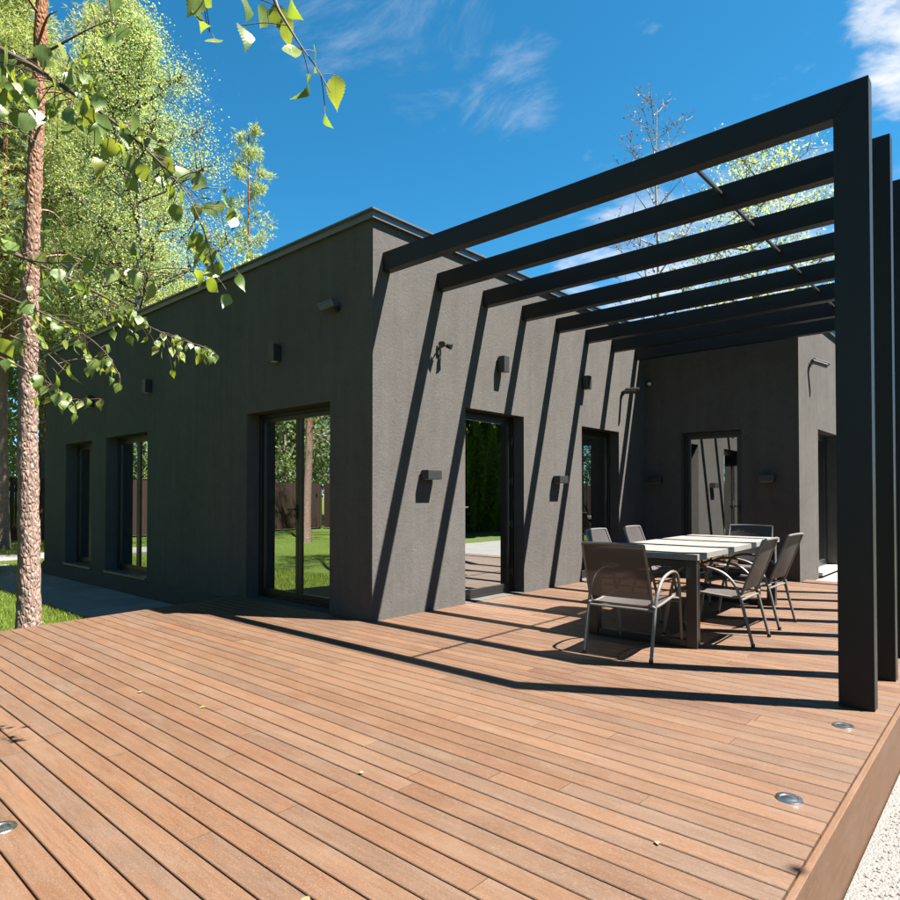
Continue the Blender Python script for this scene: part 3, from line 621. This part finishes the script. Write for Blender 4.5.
for c_, f_ in ((.15, .12), (.5, .2), (-.3, .05), (.9, .3)):
    me = leaf_mesh(1, .36, c_, f_); me.materials.append(M['leaf_birch']); LM.append(me)
BT_ = Vector((-.2, -4.95, GZ))
birch = thing('birch_tree', 'birch whose leafy drooping twigs hang over the deck by the pine', 'tree', BT_)
m = MB(); m.tube([BT_ + Vector((.1 * math.sin(z * .5), .1 * math.cos(z * .4) - .1, z)) for z in np.linspace(-.05, 11, 24)], [.15 * (1 - i / 26) + .01 for i in range(24)], 14)
m.build('trunk', 'bark_birch', birch, BT_, smooth=60)
BR = [[(1.225, -3.626, 3.253), (1.928, -3.579, 2.778), (2.117, -3.538, 2.655), (2.304, -3.498, 2.521), (2.434, -3.444, 2.42), (2.569, -3.385, 2.301), (2.691, -3.338, 2.181), (2.745, -3.286, 2.085), (2.781, -3.25, 1.965), (2.795, -3.234, 1.86)],
      [(1.284, -3.634, 3.008), (2.036, -3.546, 2.699), (2.162, -3.497, 2.703), (2.36, -3.45, 2.699), (2.467, -3.42, 2.692), (2.53, -3.42, 2.65)],
      [(2.176, -2.958, 3.542), (2.825, -3.092, 2.825), (2.949, -3.11, 2.649), (3.033, -3.097, 2.516), (3.086, -3.073, 2.429), (3.127, -3.061, 2.353)],
      [(1.901, -3.077, 3.59), (2.488, -3.201, 2.944), (2.625, -3.208, 2.774), (2.703, -3.201, 2.66)],
      [(.098, -3.5, 2.836), (.767, -3.283, 2.466), (1.098, -3.109, 2.285), (1.381, -2.981, 2.131), (1.517, -2.92, 2.032), (1.669, -2.847, 1.944), (1.77, -2.752, 1.898), (1.831, -2.696, 1.866)],
      [(1.559, -3.764, 1.92), (2.101, -3.668, 1.749), (2.252, -3.596, 1.688), (2.365, -3.558, 1.639), (2.412, -3.514, 1.578)],
      [(1.616, -3.718, 2.178), (2.036, -3.599, 2.029), (2.19, -3.523, 1.97), (2.364, -3.43, 1.952), (2.483, -3.32, 1.92)],
      [(1.891, -3.742, 2.469), (2.248, -3.682, 2.353), (2.372, -3.635, 2.294), (2.426, -3.583, 2.234)],
      [(0.179, -3.553, 2.494), (0.844, -3.342, 2.210), (1.134, -3.207, 2.074), (1.380, -3.113, 1.953), (1.516, -3.054, 1.850), (1.558, -3.013, 1.759)],
      [(0.552, -3.607, 2.013), (1.174, -3.437, 1.839), (1.433, -3.332, 1.730), (1.588, -3.255, 1.636), (1.628, -3.217, 1.581)]]
ST = [4.2, 4.0, 5.2, 5.0, 3.6, 2.9, 3.2, 3.4, 3.3, 3.0]
LEAVES = '2.92,-3.20,2.62,0.069 2.93,-3.16,2.61,0.070 2.94,-3.22,2.52,0.076 2.93,-3.05,2.70,0.085 2.92,-3.09,2.65,0.071 2.97,-3.10,2.58,0.073 3.03,-3.12,2.48,0.069 3.07,-3.07,2.46,0.088 2.97,-3.03,2.44,0.085 3.02,-2.99,2.35,0.071 3.10,-3.02,2.38,0.081 2.74,-3.26,2.64,0.086 2.76,-3.22,2.59,0.068 2.75,-3.28,2.68,0.082 2.80,-3.26,2.68,0.070 2.42,-3.44,2.73,0.063 2.38,-3.37,2.69,0.080 2.47,-3.38,2.67,0.068 2.39,-3.37,2.81,0.074 2.22,-3.53,2.64,0.080 2.34,-3.51,2.61,0.070 2.36,-3.47,2.57,0.071 2.42,-3.51,2.49,0.068 2.34,-3.44,2.55,0.062 2.29,-3.65,2.54,0.075 2.26,-3.63,2.53,0.073 2.27,-3.58,2.49,0.069 2.11,-3.61,2.54,0.065 2.22,-3.64,2.45,0.066 2.20,-3.60,2.40,0.067 2.29,-3.58,2.43,0.077 2.31,-3.57,2.38,0.073 2.23,-3.51,2.46,0.063 2.43,-3.52,2.36,0.066 2.29,-3.48,2.39,0.074 2.43,-3.48,2.34,0.068 2.45,-3.47,2.37,0.071 2.51,-3.45,2.33,0.076 2.34,-3.41,2.37,0.082 2.40,-3.39,2.32,0.082 2.56,-3.40,2.29,0.067 2.40,-3.34,2.32,0.078 2.52,-3.35,2.22,0.082 2.50,-3.33,2.34,0.079 2.57,-3.33,2.30,0.065 2.56,-3.31,2.25,0.064 2.58,-3.30,2.26,0.082 2.61,-3.28,2.14,0.061 2.67,-3.29,2.06,0.065 2.61,-3.19,2.21,0.069 2.74,-3.17,2.13,0.063 2.61,-3.14,2.14,0.070 2.77,-3.17,2.06,0.062 2.73,-3.23,2.01,0.065 2.62,-3.20,2.01,0.064 2.75,-3.22,1.88,0.072 2.70,-3.21,1.95,0.083 2.76,-3.19,1.92,0.073 2.61,-3.18,1.90,0.070 2.61,-3.13,1.89,0.072 2.19,-3.62,2.00,0.070 2.24,-3.62,1.97,0.070 2.28,-3.54,2.02,0.080 2.23,-3.45,1.97,0.072 2.44,-3.44,1.94,0.067 2.43,-3.39,1.90,0.066 2.49,-3.34,1.89,0.080 2.35,-3.50,1.85,0.062 2.25,-3.40,1.89,0.073 2.15,-3.48,1.87,0.070 2.12,-3.53,1.82,0.075 2.17,-3.51,1.70,0.077 2.27,-3.48,1.61,0.063 2.23,-3.59,1.68,0.080 2.18,-3.47,1.57,0.081 2.17,-3.61,1.67,0.075 2.24,-3.44,1.60,0.075 2.13,-3.55,1.97,0.073 2.05,-3.66,2.01,0.076 2.11,-3.68,1.73,0.081 1.30,-2.93,2.01,0.052 1.35,-2.87,1.96,0.068 1.45,-2.88,1.96,0.052 1.42,-2.83,1.96,0.053 1.44,-2.79,1.91,0.063 1.67,-2.88,1.89,0.054 1.55,-2.80,1.94,0.061 1.56,-2.76,1.89,0.068 1.69,-2.81,1.80,0.051 1.54,-2.71,1.94,0.051 1.59,-2.68,1.93,0.053 1.63,-2.66,1.90,0.065 1.67,-2.61,1.88,0.061 1.53,-2.74,1.79,0.055 1.29,-3.03,1.83,0.057 1.22,-3.02,1.80,0.065 1.28,-3.10,1.89,0.060 1.43,-3.11,1.86,0.052 1.34,-3.01,1.87,0.060 1.32,-2.94,1.98,0.062 1.66,-2.86,1.85,0.058 1.59,-2.72,1.86,0.060 1.35,-3.19,1.95,0.066 1.17,-3.09,2.05,0.053 1.28,-3.08,1.96,0.058 1.11,-3.16,2.06,0.057 1.42,-3.06,2.04,0.060 1.26,-2.96,2.05,0.053 1.34,-3.16,1.89,0.062 1.23,-3.02,2.01,0.060 1.45,-2.96,2.02,0.066 1.08,-3.19,2.15,0.052 1.02,-3.22,2.20,0.055'
lv = [tuple(map(float, q.split(','))) for q in LEAVES.split()]
brs = []
MORE = '1.56,-3.04,1.74,0.050 0.95,-3.32,2.07,0.056 1.25,-3.17,1.94,0.042 1.04,-3.21,2.09,0.041 1.36,-3.07,1.84,0.060 1.52,-3.08,1.78,0.060 1.45,-3.06,1.79,0.060 1.13,-3.21,1.98,0.044 1.18,-3.15,2.03,0.052 1.19,-3.17,2.01,0.041 1.07,-3.22,2.03,0.053 1.39,-3.14,1.95,0.040 1.52,-3.00,1.69,0.055 1.04,-3.20,2.01,0.048 1.19,-3.11,2.02,0.047 1.49,-3.03,1.81,0.058 1.43,-3.01,1.83,0.058 1.59,-3.05,1.77,0.041 1.11,-3.18,2.05,0.042 1.42,-3.12,1.88,0.040 1.20,-3.17,2.00,0.050 1.53,-3.03,1.72,0.046 1.61,-3.05,1.75,0.041 1.54,-3.07,1.79,0.053 1.32,-3.16,1.90,0.061 1.38,-3.08,1.85,0.041 1.40,-3.13,1.89,0.041 1.51,-3.04,1.77,0.054 1.49,-3.06,1.78,0.054 1.36,-3.11,1.92,0.041 1.44,-3.05,1.79,0.048 1.60,-3.06,1.76,0.054 1.13,-3.24,2.06,0.041 1.14,-3.23,2.04,0.040 1.48,-3.06,1.77,0.047 1.62,-3.03,1.69,0.062 1.14,-3.20,2.01,0.044 0.81,-3.34,2.12,0.041 1.07,-3.28,2.06,0.045 1.52,-3.04,1.85,0.045 1.05,-3.23,2.07,0.046 1.29,-3.17,1.97,0.040 1.31,-3.07,1.91,0.061 0.81,-3.36,2.20,0.047 1.49,-3.03,1.87,0.050 1.51,-3.01,1.77,0.047 1.34,-3.40,1.76,0.061 1.28,-3.36,1.78,0.057 1.63,-3.22,1.52,0.052 1.55,-3.33,1.68,0.058 1.60,-3.26,1.62,0.039 1.42,-3.32,1.69,0.041 1.52,-3.33,1.59,0.055 1.49,-3.23,1.60,0.052 1.66,-3.23,1.54,0.046 1.75,-3.21,1.57,0.057 1.42,-3.33,1.69,0.042 1.63,-3.25,1.60,0.061 1.26,-3.43,1.77,0.047 1.60,-3.26,1.56,0.044 1.57,-3.18,1.59,0.047 1.50,-3.33,1.68,0.050 1.59,-3.21,1.56,0.060 1.71,-3.27,1.59,0.043 1.55,-3.26,1.64,0.040 1.72,-3.15,1.58,0.058 1.46,-3.27,1.61,0.045 1.60,-3.24,1.59,0.042 1.55,-3.24,1.58,0.057 1.51,-3.23,1.59,0.048 1.53,-3.31,1.64,0.051 1.42,-3.30,1.67,0.061 1.50,-2.94,2.05,0.061 0.82,-3.26,2.35,0.042 1.46,-2.95,2.07,0.061 1.45,-2.96,2.02,0.040 1.84,-2.69,1.83,0.049 1.50,-2.92,2.05,0.056 1.78,-2.71,1.84,0.049 1.84,-2.71,1.82,0.051 1.56,-2.92,2.01,0.058 1.72,-2.81,1.90,0.047 1.82,-2.72,1.82,0.061 1.61,-2.89,1.96,0.042 1.83,-2.73,1.84,0.061 1.77,-2.75,1.85,0.040 1.43,-2.94,2.05,0.041 1.70,-2.82,1.88,0.060 1.73,-2.81,1.82,0.046 1.47,-2.93,2.02,0.054 1.45,-2.93,2.02,0.056 0.87,-3.28,2.40,0.047 1.53,-2.88,2.02,0.049 1.66,-2.85,1.93,0.046 1.82,-2.71,1.86,0.045 1.46,-2.93,2.06,0.057 1.45,-2.96,2.01,0.047 1.04,-3.10,2.31,0.060 1.70,-2.82,1.90,0.049 1.53,-2.89,2.00,0.062 1.30,-2.97,2.16,0.059 1.43,-2.98,2.04,0.049 1.13,-3.05,2.20,0.058 1.46,-2.92,2.05,0.055 1.83,-2.75,1.84,0.045 1.21,-3.04,2.17,0.043 1.78,-2.71,1.87,0.053 1.73,-2.81,1.87,0.042 1.50,-2.93,1.97,0.039 1.70,-2.80,1.92,0.049 1.83,-2.71,1.86,0.040 1.12,-3.06,2.19,0.042 1.28,-3.04,2.18,0.054 1.56,-2.95,2.00,0.053 1.55,-2.92,1.98,0.051 0.92,-3.22,2.32,0.054 1.79,-2.75,1.82,0.054 1.49,-2.92,2.02,0.047 1.02,-3.15,2.33,0.056 1.04,-3.16,2.29,0.056 1.15,-3.05,2.24,0.058 1.82,-2.69,1.84,0.044 0.93,-3.22,2.34,0.041 1.76,-2.79,1.87,0.040 1.51,-2.93,2.02,0.061 1.66,-2.85,1.90,0.039 1.77,-2.71,1.86,0.055 1.73,-2.79,1.84,0.053 1.19,-3.08,2.22,0.049 1.52,-2.90,2.02,0.050 0.98,-3.14,2.26,0.058 0.93,-3.19,2.37,0.057 2.48,-3.48,2.40,0.047 2.13,-3.55,2.57,0.064 2.09,-3.61,2.57,0.058 1.95,-3.56,2.65,0.054 1.95,-3.49,2.77,0.065 1.97,-3.55,2.69,0.053 2.53,-3.39,2.32,0.064 2.55,-3.41,2.32,0.052 2.63,-3.30,2.20,0.059 2.40,-3.44,2.38,0.052 2.46,-3.49,2.38,0.066 2.28,-3.47,2.54,0.066 2.75,-3.19,2.09,0.051 2.66,-3.31,2.21,0.051 2.57,-3.38,2.15,0.054 2.72,-3.25,1.98,0.057 2.26,-3.46,2.50,0.047 1.99,-3.59,2.65,0.066 2.24,-3.52,2.60,0.066 2.34,-3.45,2.48,0.050 2.31,-3.51,2.51,0.064 1.95,-3.53,2.62,0.057 1.94,-3.59,2.64,0.067 2.61,-3.31,2.17,0.046 2.79,-3.24,1.92,0.045 2.59,-3.38,2.30,0.058 1.96,-3.53,2.65,0.058 2.71,-3.25,2.17,0.057 2.39,-3.47,2.46,0.045 2.11,-3.52,2.54,0.065 2.53,-3.32,2.24,0.046 2.42,-3.46,2.43,0.061 2.05,-3.53,2.62,0.065 2.66,-3.39,2.24,0.048'
for pts, z0 in zip(BR, ST):
    s0 = Vector((BT_.x + .1 * math.sin(z0 * .5), BT_.y, z0)); path_ = spline([s0, s0.lerp(Vector(pts[0]), .5) + Vector((0, 0, .25))] + pts, 5)
    brs.append([path_, MB(), []]); n = len(path_)
    brs[-1][1].tube(path_, [max(.0016, .022 * (1 - i / n) ** 1.9) for i in range(n)], 8)
nd = len(lv) - 33
lv = [(x, y, z, L * (1.18 if i < 15 else 1.0 if i < nd else .84)) for i, (x, y, z, L) in enumerate(lv)]
lv += [(x + random.gauss(0, .05), y + random.gauss(0, .05), z + random.gauss(0, .05), L * random.uniform(.7, 1.1)) for x, y, z, L in lv[15:nd] if random.random() < .8]
lv += [tuple(map(float, q.split(','))) for q in MORE.split()]
for x, y, z, L in lv:
    tip = Vector((random.gauss(0, .38), random.gauss(0, .38), -1)).normalized(); base = Vector((x, y, z)) - tip * L * .5
    bi = min(range(len(brs)), key=lambda i: min((p - base).length for p in brs[i][0])); q = min(brs[bi][0], key=lambda p: (p - base).length)
    mid = q.lerp(base, .5) + Vector((0, 0, min(.008, (q - base).length * .08)))
    brs[bi][1].tube(spline([q, mid, base], 4), .0011 if (q - base).length < .08 else .0015, 5); brs[bi][2].append((base, tip, L))
for path_, mb, ls in brs:
    b = mb.build('branch', 'twig', birch, BT_, smooth=60, recalc=False)
    for base, tip, L in ls:
        o = obj('leaf', random.choice(LM), None, b); yv = tip; a = Vector((random.gauss(0, 1), random.gauss(0, 1), random.gauss(0, .3))) + (SUN * 1.6 if random.random() < .45 else Vector((0, 0, 0))); xv = yv.cross(a).normalized(); zv = xv.cross(yv)
        mt = Matrix(((xv.x, yv.x, zv.x, 0), (xv.y, yv.y, zv.y, 0), (xv.z, yv.z, zv.z, 0), (0, 0, 0, 1)))
        o.matrix_local = Matrix.Translation(base - BT_) @ mt @ Matrix.Scale(L, 4)
def crown_points(base, z0, z1, rad, limbs, subs, per, spread, up=.35, seed=0):
    r = np.random.default_rng(seed); tw = []; pts = []; dirs = []
    for i in range(limbs):
        f = (i + .5) / limbs; z = z0 + (z1 - z0) * f; a = i * 2.4 + r.uniform(-.4, .4); L = rad(f) * r.uniform(.75, 1.15)
        st = np.array([base[0], base[1], z]); d = np.array([math.cos(a), math.sin(a), up * r.uniform(.5, 1.5)]); e = st + d * L; tw.append((st, e))
        for j in range(subs):
            t = r.uniform(.25, 1.05); p = st + (e - st) * t; dd = unit(d * .6 + r.normal(size=3) * .6); l2 = L * .38 * r.uniform(.5, 1.2); q = p + dd * l2; tw.append((p, q))
            c = p + (q - p) * r.uniform(.35, 1.1, (per, 1)) + r.normal(size=(per, 3)) * spread; pts.append(c); dirs.append(np.repeat(dd[None], per, 0))
    return tw, np.concatenate(pts), np.concatenate(dirs)
def limbs_mesh(mb, tw, r0):
    for a, b in tw:
        a = Vector(a); b = Vector(b); L = (b - a).length; md = a.lerp(b, .5) + Vector((0, 0, -.05 * L)); mb.tube([a, md, b], [r0 * (.35 + .2 * L), r0 * .3 * (.4 + .2 * L), r0 * .12], 5, cap=False)
def broadleaf(label, pos, H, z0, rad, limbs, subs, per, size, mat='leaf_far', bark='bark_birch', seed=1, r0=.14, group=None, spread=.22, name='birch_tree', up=.45):
    o = thing(name, label, 'tree', (*pos, GZ), 0, group); off = (*pos, GZ); mb = MB(); r = random.Random(seed); ax, ay = r.uniform(-.02, .02), r.uniform(-.02, .02)
    mb.tube([(pos[0] + ax * z + .06 * math.sin(z * .7 + seed), pos[1] + ay * z, GZ + z) for z in np.linspace(-.05, H - .2, 18)], [r0 * (1 - i / 18.5) + .006 for i in range(18)], 10)
    tw, P, D = crown_points(pos, z0, H + GZ, rad, limbs, subs, per, spread, up, seed); lm = MB(); limbs_mesh(lm, tw, r0 * .4); lm.build('limbs', 'bark_pale' if bark == 'bark_pale' else 'twig', o, off, smooth=60, recalc=False)
    mb.build('trunk', bark, o, off, smooth=60, recalc=False)
    if len(P) and size: me = quads('crown', leaf_quads(P, size) - np.array(off)); cr = obj('crown', me, mat, o)
    return o
def pine(label, pos, H, z0, rad, limbs, subs, per, seed=1, r0=.15, needle=.11, npt=9, group=None, spread=.16, lean=(0, 0), detail=False, width=.05):
    o = thing('pine_tree', label, 'tree', (*pos, GZ), 0, group); off = (*pos, GZ); mb = MB()
    ztop = H; rings = 420 if detail else 26; nseg = 44 if detail else 12; P = []
    for i in range(rings):
        z = -.05 + (ztop + .05) * i / (rings - 1); P.append((pos[0] + lean[0] * z + .03 * math.sin(z * 1.1 + seed), pos[1] + lean[1] * z + .03 * math.cos(z * .9), GZ + z))
    rr = [r0 * (1 - .85 * (i / rings)) * (1 + .25 * math.exp(-i / rings * ztop * 3)) for i in range(rings)]; mb.tube(P, rr, nseg)
    if detail:
        for i in range(rings):
            c = Vector(P[i])
            for k in range(nseg):
                v = Vector(mb.v[i * nseg + k]); w_ = noise.noise_vector(v * 5) * .5; d, _ = noise.voronoi(Vector((v.x * 15, v.y * 15, v.z * 5.5)) + w_)
                pl = min((d[1] - d[0]) * 2.6, 1.0); q = noise.noise(v * 40) * .005 + noise.noise(v * 6) * .008
                mb.v[i * nseg + k] = tuple(v + (v - c).normalized() * ((pl - .6) * .0105 * (.6 + .8 * abs(noise.noise(v * 2.3))) * (1 - .6 * i / rings) + q))
    tw, C_, D = crown_points((pos[0] + lean[0] * (z0 + H) / 2, pos[1] + lean[1] * (z0 + H) / 2), z0, H + GZ, rad, limbs, subs, per, spread, .25, seed); limbs_mesh(mb, tw, r0 * .28)
    if detail:                                            # a few dead snags low on the trunk
        r = random.Random(3)
        for z in (3.9, 4.4, 4.7, 5.2, 5.6, 6.1, 6.4):
            a = r.uniform(0, 6.28); L = r.uniform(.35, .9); p = Vector((pos[0] + lean[0] * z, pos[1] + lean[1] * z, GZ + z)); d = Vector((math.cos(a), math.sin(a), .1))
            mb.tube(spline([p, p + d * L * .5 + Vector((0, 0, .08)), p + d * L + Vector((0, 0, -.05))], 3), [.016, .014, .012, .010, .008, .006, .004], 6)
    mb.build('trunk', 'bark_pine', o, off, smooth=60, recalc=False)
    obj('crown', quads('crown', tuft_quads(C_, D, needle, npt, width) - np.array(off)), 'needle', o)
    return o
GP = 'pines round the lawn'; GB = 'trees beyond the house'
pine('tall pine with pinkish scaly bark standing between deck edge and slab path', (-2.82, -2.13), 12.0, 7.4, lambda f: 1.7 * (1 - f * .7), 16, 9, 12, 3, .108, .12, 8, GP, .18, (.012, .006), True)
pine('pine behind the tall scaly one, beside the side path', (-16.2, 1.07), 15.5, 5.5, lambda f: 2.6 * (1 - f * .8), 44, 13, 22, 5, .17, .19, 9, GP, .24)
pine('pine with orange trunk just beyond the wooden fence', (-22.1, 3.9), 18, 5.0, lambda f: 3.0 * (1 - f * .8), 40, 13, 20, 6, .17, .22, 9, GP, .26)
pine('broad pine between the side path and the wooden fence', (-17.2, 4.3), 17, 4.4, lambda f: 2.7 * (1 - f * .75), 48, 14, 24, 7, .18, .20, 9, GP, .26)
pine('small thin pine rising alone above the roof edge', (-21.8, 12.3), 18.6, 6.5, lambda f: 1.7 * (1 - f * .75), 30, 5, 9, 8, .13, .26, 7, GP, .13, width=.06)
pine('pine on the lawn mirrored in the window next to the double door', (-11.4, -2.85), 14, 7.0, lambda f: 2.0 * (1 - f * .7), 16, 7, 10, 9, .16, .16, 7, GP, .2)
pine('slim pine on the open lawn near the fence corner', (-12.6, -8.4), 14, 5.0, lambda f: 2.2 * (1 - f * .7), 18, 7, 10, 10, .14, .18, 7, GP, .22)
pine('stout pine on the lawn near the long fence', (-16.8, -9.6), 15, 4.5, lambda f: 2.4 * (1 - f * .7), 20, 7, 12, 12, .18, .2, 7, GP, .24)
broadleaf('pale green birch rising behind the far end of the house', (-12.5, 3.15), 14.0, 3.2, lambda f: 1.75 * math.sin(min(1, .25 + f * .8) * math.pi) ** .7 + .3, 54, 15, 68, .050, seed=21, group=GB)
broadleaf('bushy tree behind the house between birch and fence', (-18.4, 5.4), 9.6, 2.0, lambda f: 2.9 * math.sin((.2 + f * .75) * math.pi) ** .7, 50, 14, 56, .072, seed=22, group=GB, bark='bark_pale', spread=.3, name='deciduous_tree')
broadleaf('leafy tree beyond the wooden fence', (-24.8, 6.0), 12, 1.6, lambda f: 3.6 * math.sin((.2 + f * .75) * math.pi) ** .7, 36, 12, 18, .15, seed=23, group=GB, bark='bark_pale', spread=.35, name='deciduous_tree')
broadleaf('dense tree behind the fence at the lawn end', (-24, -3.0), 11, 1.2, lambda f: 3.6 * math.sin((.2 + f * .75) * math.pi) ** .7, 36, 12, 18, .15, seed=24, group=GB, bark='bark_pale', spread=.35, name='deciduous_tree')
broadleaf('round tree behind the fence corner', (-23.5, -10.0), 10, 1.2, lambda f: 3.6 * math.sin((.2 + f * .75) * math.pi) ** .7, 34, 12, 18, .15, seed=25, group=GB, bark='bark_pale', spread=.35, name='deciduous_tree')
broadleaf('spreading tree behind the rear fence', (-14.0, -19.0), 11, 1.4, lambda f: 4.2 * math.sin((.2 + f * .75) * math.pi) ** .7, 36, 12, 18, .16, seed=26, group=GB, bark='bark_pale', spread=.4, name='deciduous_tree')
broadleaf('tall leafy tree behind the rear fence beside the spreading one', (-20.5, -17.0), 12, 1.4, lambda f: 4.0 * math.sin((.2 + f * .75) * math.pi) ** .7, 36, 12, 18, .16, seed=29, group=GB, bark='bark_pale', spread=.4, name='deciduous_tree')
broadleaf('nearly bare reddish tree behind the house roof', (-4.6, 17.3), 15.0, 4.5, lambda f: 2.1 * (1 - f * .75) + .3, 34, 9, 3, .075, 'leaf_dry', 'bark_pale', 27, .10, GB, .10, 'bare_tree', 1.0)
broadleaf('yellow green leafy tree behind the pergola', (-1.5, 17.8), 12.3, 3.5, lambda f: 2.5 * math.sin((.25 + f * .7) * math.pi) ** .8 + .2, 40, 11, 24, .08, 'leaf_far', 'bark_pale', 28, .13, GB, .24, 'deciduous_tree')
broadleaf('tree beside the gravel drive shading its edge', (7.56, -.85), 5.2, 3.2, lambda f: .85 * math.sin((.2 + f * .75) * math.pi) ** .7, 12, 6, 10, .08, 'leaf_far', 'bark_pale', 30, .07, None, .16, 'deciduous_tree')
dense = broadleaf('dense dark tree standing behind the long fence', (-23.0, 1.0), 9.5, .6, lambda f: 2.5 * math.sin((.22 + f * .7) * math.pi) ** .6, 40, 13, 26, .15, seed=40, group=GB, bark='bark_pale', spread=.34, name='deciduous_tree')
for i, (x, y, sc, lab) in enumerate(((-22.2, -6.5, .9, 'lower dense tree behind the long fence, beside the dark one'), (-22.6, -14.5, 1.0, 'dense tree just outside the fence corner'), (-17.2, -17.6, .9, 'dense tree behind the rear fence next to the corner'), (-10.5, -17.2, .95, 'dense tree behind the middle of the rear fence'), (-5.5, -17.8, 1.05, 'dense tree behind the rear fence towards the drive'), (-22.8, 10.5, 1.1, 'dense tree behind the long fence beyond the house'), (-26.5, 3.2, 1.35, 'larger dense tree in the second row behind the fence'), (-27, -8.5, 1.4, 'larger dense tree in the second row behind the lawn'), (-15.2, 9.6, .95, 'dense tree inside the fence behind the house end'), (10.5, -17.5, 1.0, 'dense tree behind the rear fence across the drive'), (15.0, -17.0, 1.1, 'taller dense tree behind the rear fence across the drive'), (19.8, -17.8, .95, 'dense tree at the far end of the rear fence'), (-26.5, -18.6, 1.2, 'dense tree in the second row outside the fence corner'), (-30.5, -22.5, 1.5, 'largest dense tree beyond the fence corner'), (-25.2, -13.2, 1.1, 'dense tree in the second row beside the corner one'))):
    c = copy_tree(dense); c.location = (x, y, GZ); c.rotation_euler = (0, 0, i * 1.7 + .6); c.scale = (sc, sc, sc); c['label'] = lab
# upper crown of the overhanging birch, out over the lawn
tw, P, D = crown_points((BT_.x - .4, BT_.y - .8), 5.0, 11.0, lambda f: 1.9 * (1 - f * .6), 20, 8, 16, .22, .4, 31)
mb = MB(); limbs_mesh(mb, tw, .05); mb.build('limbs', 'bark_birch', birch, BT_, smooth=60, recalc=False)
obj('crown', quads('crown', leaf_quads(P, .085) - np.array(BT_)), 'leaf_far', birch)

# ------------------------------------------------------------------ fence and hedge
def fence(label, a, b, n):
    a = Vector((*a, GZ)); b = Vector((*b, GZ)); u = (b - a).normalized(); w = Vector((-u.y, u.x, 0)); L = (b - a).length
    o = thing('wooden_fence', label, 'fence', a, 0, 'wooden boundary fence'); m = MB(); s = 0; r = random.Random(n)
    def lb(m, c0, c1, d0, d1, z0, z1):
        q = [u * x + w * y for x, y in ((c0, d0), (c1, d0), (c1, d1), (c0, d1))]; return m.quad_prism([(p.x, p.y, z0) for p in q] + [(p.x, p.y, z1) for p in q])
    while s < L - .1:
        d = r.uniform(-.006, .006); lb(m, s, s + .138, d, d + .022, .06, 2.08 + r.uniform(-.01, .01)); s += .145
    tag(m.build('board_field', 'fence_wood', o), kind='stuff')
    for z in (.45, 1.65): m = MB(); lb(m, 0, L, .035, .075, z, z + .09); m.build('rail', 'fence_wood', o)
    for i in range(int(L / 2.5) + 1): m = MB(); lb(m, i * 2.5, i * 2.5 + .08, .077, .157, 0, 2.0); m.build('post', 'fence_wood', o)
fence('dark brown vertical board fence along the end of the lawn', (-19.2, -14.2), (-19.2, 16), 1)
fence('dark brown vertical board fence behind the open lawn', (22, -14.3), (-19.2, -14.3), 2)
n = 9000; f = rng.uniform(0, 1, n) ** .8; a = rng.uniform(0, 6.28, n); rr = (.66 * (1 - f ** 3.2) + .12) * rng.uniform(.72, 1.08, n) * (1 + .12 * np.sin(a * 5 + f * 9))
P = np.stack([rr * np.cos(a), rr * np.sin(a), f * 5.3], 1); D = unit(np.stack([np.cos(a), np.sin(a), 1.2 + 0 * a], 1))
d = unit(D + rng.normal(size=P.shape) * .3); s = unit(np.cross(d, rng.normal(size=P.shape))); L = .16 * rng.uniform(.7, 1.3, (n, 1))
TQ = quads('foliage', np.stack([P - d * L * .4, P + s * L * .32, P + d * L * .6, P - s * L * .32], 1)); TQ.materials.append(M['thuja'])
core = MB().lathe([(.40, .05), (.50, .6), (.46, 1.8), (.38, 2.4), (.10, 3.3)], n=10).mesh('opaque_core_mesh', smooth=60); core.materials.append(M['twig'])  # added opaque filler blocking light, kept short so the upper foliage glows through
for i in range(42):
    o = thing('thuja', 'columnar thuja in the tall hedge beyond the gravel drive', 'hedge', (12.4 + random.uniform(-.1, .1), 1 + i * .86, GZ), random.uniform(0, 6.28), 'thuja hedge along the drive')
    sc = random.uniform(.92, 1.1); o.scale = (1, 1, sc); obj('foliage', TQ, None, o); obj('opaque_core', core, None, o)

# ------------------------------------------------------------------ fallen leaves on the deck
me = leaf_mesh(1, .36, .12, .10); me.materials.append(M['leaf_fallen'])
for (x, y), s, lab in (((2.99, -3.04), .05, 'pale yellow fallen leaf on the open boards'), ((3.63, -2.02), .035, 'small cream fallen leaf near the deck edge'), ((.62, -2.47), .045, 'curled brown fallen leaf between the pine and the open deck'), ((-1.92, -1.30), .06, 'dry fallen leaf at the deck corner by the shadow'), ((2.47, -2.35), .035, 'tiny upright tan leaf stuck in a board gap'), ((1.15, -2.35), .05, 'pinkish dry fallen leaf in the middle of the open deck')):
    o = tag(obj('fallen_leaf', me, None), lab, 'leaf', 'fallen leaves on the deck'); o.location = (x, y, .006); o.scale = (s * .8, s * .8, s * .8); o.rotation_euler = (random.uniform(-.06, .1), random.uniform(-.08, .08), random.uniform(0, 6.28))
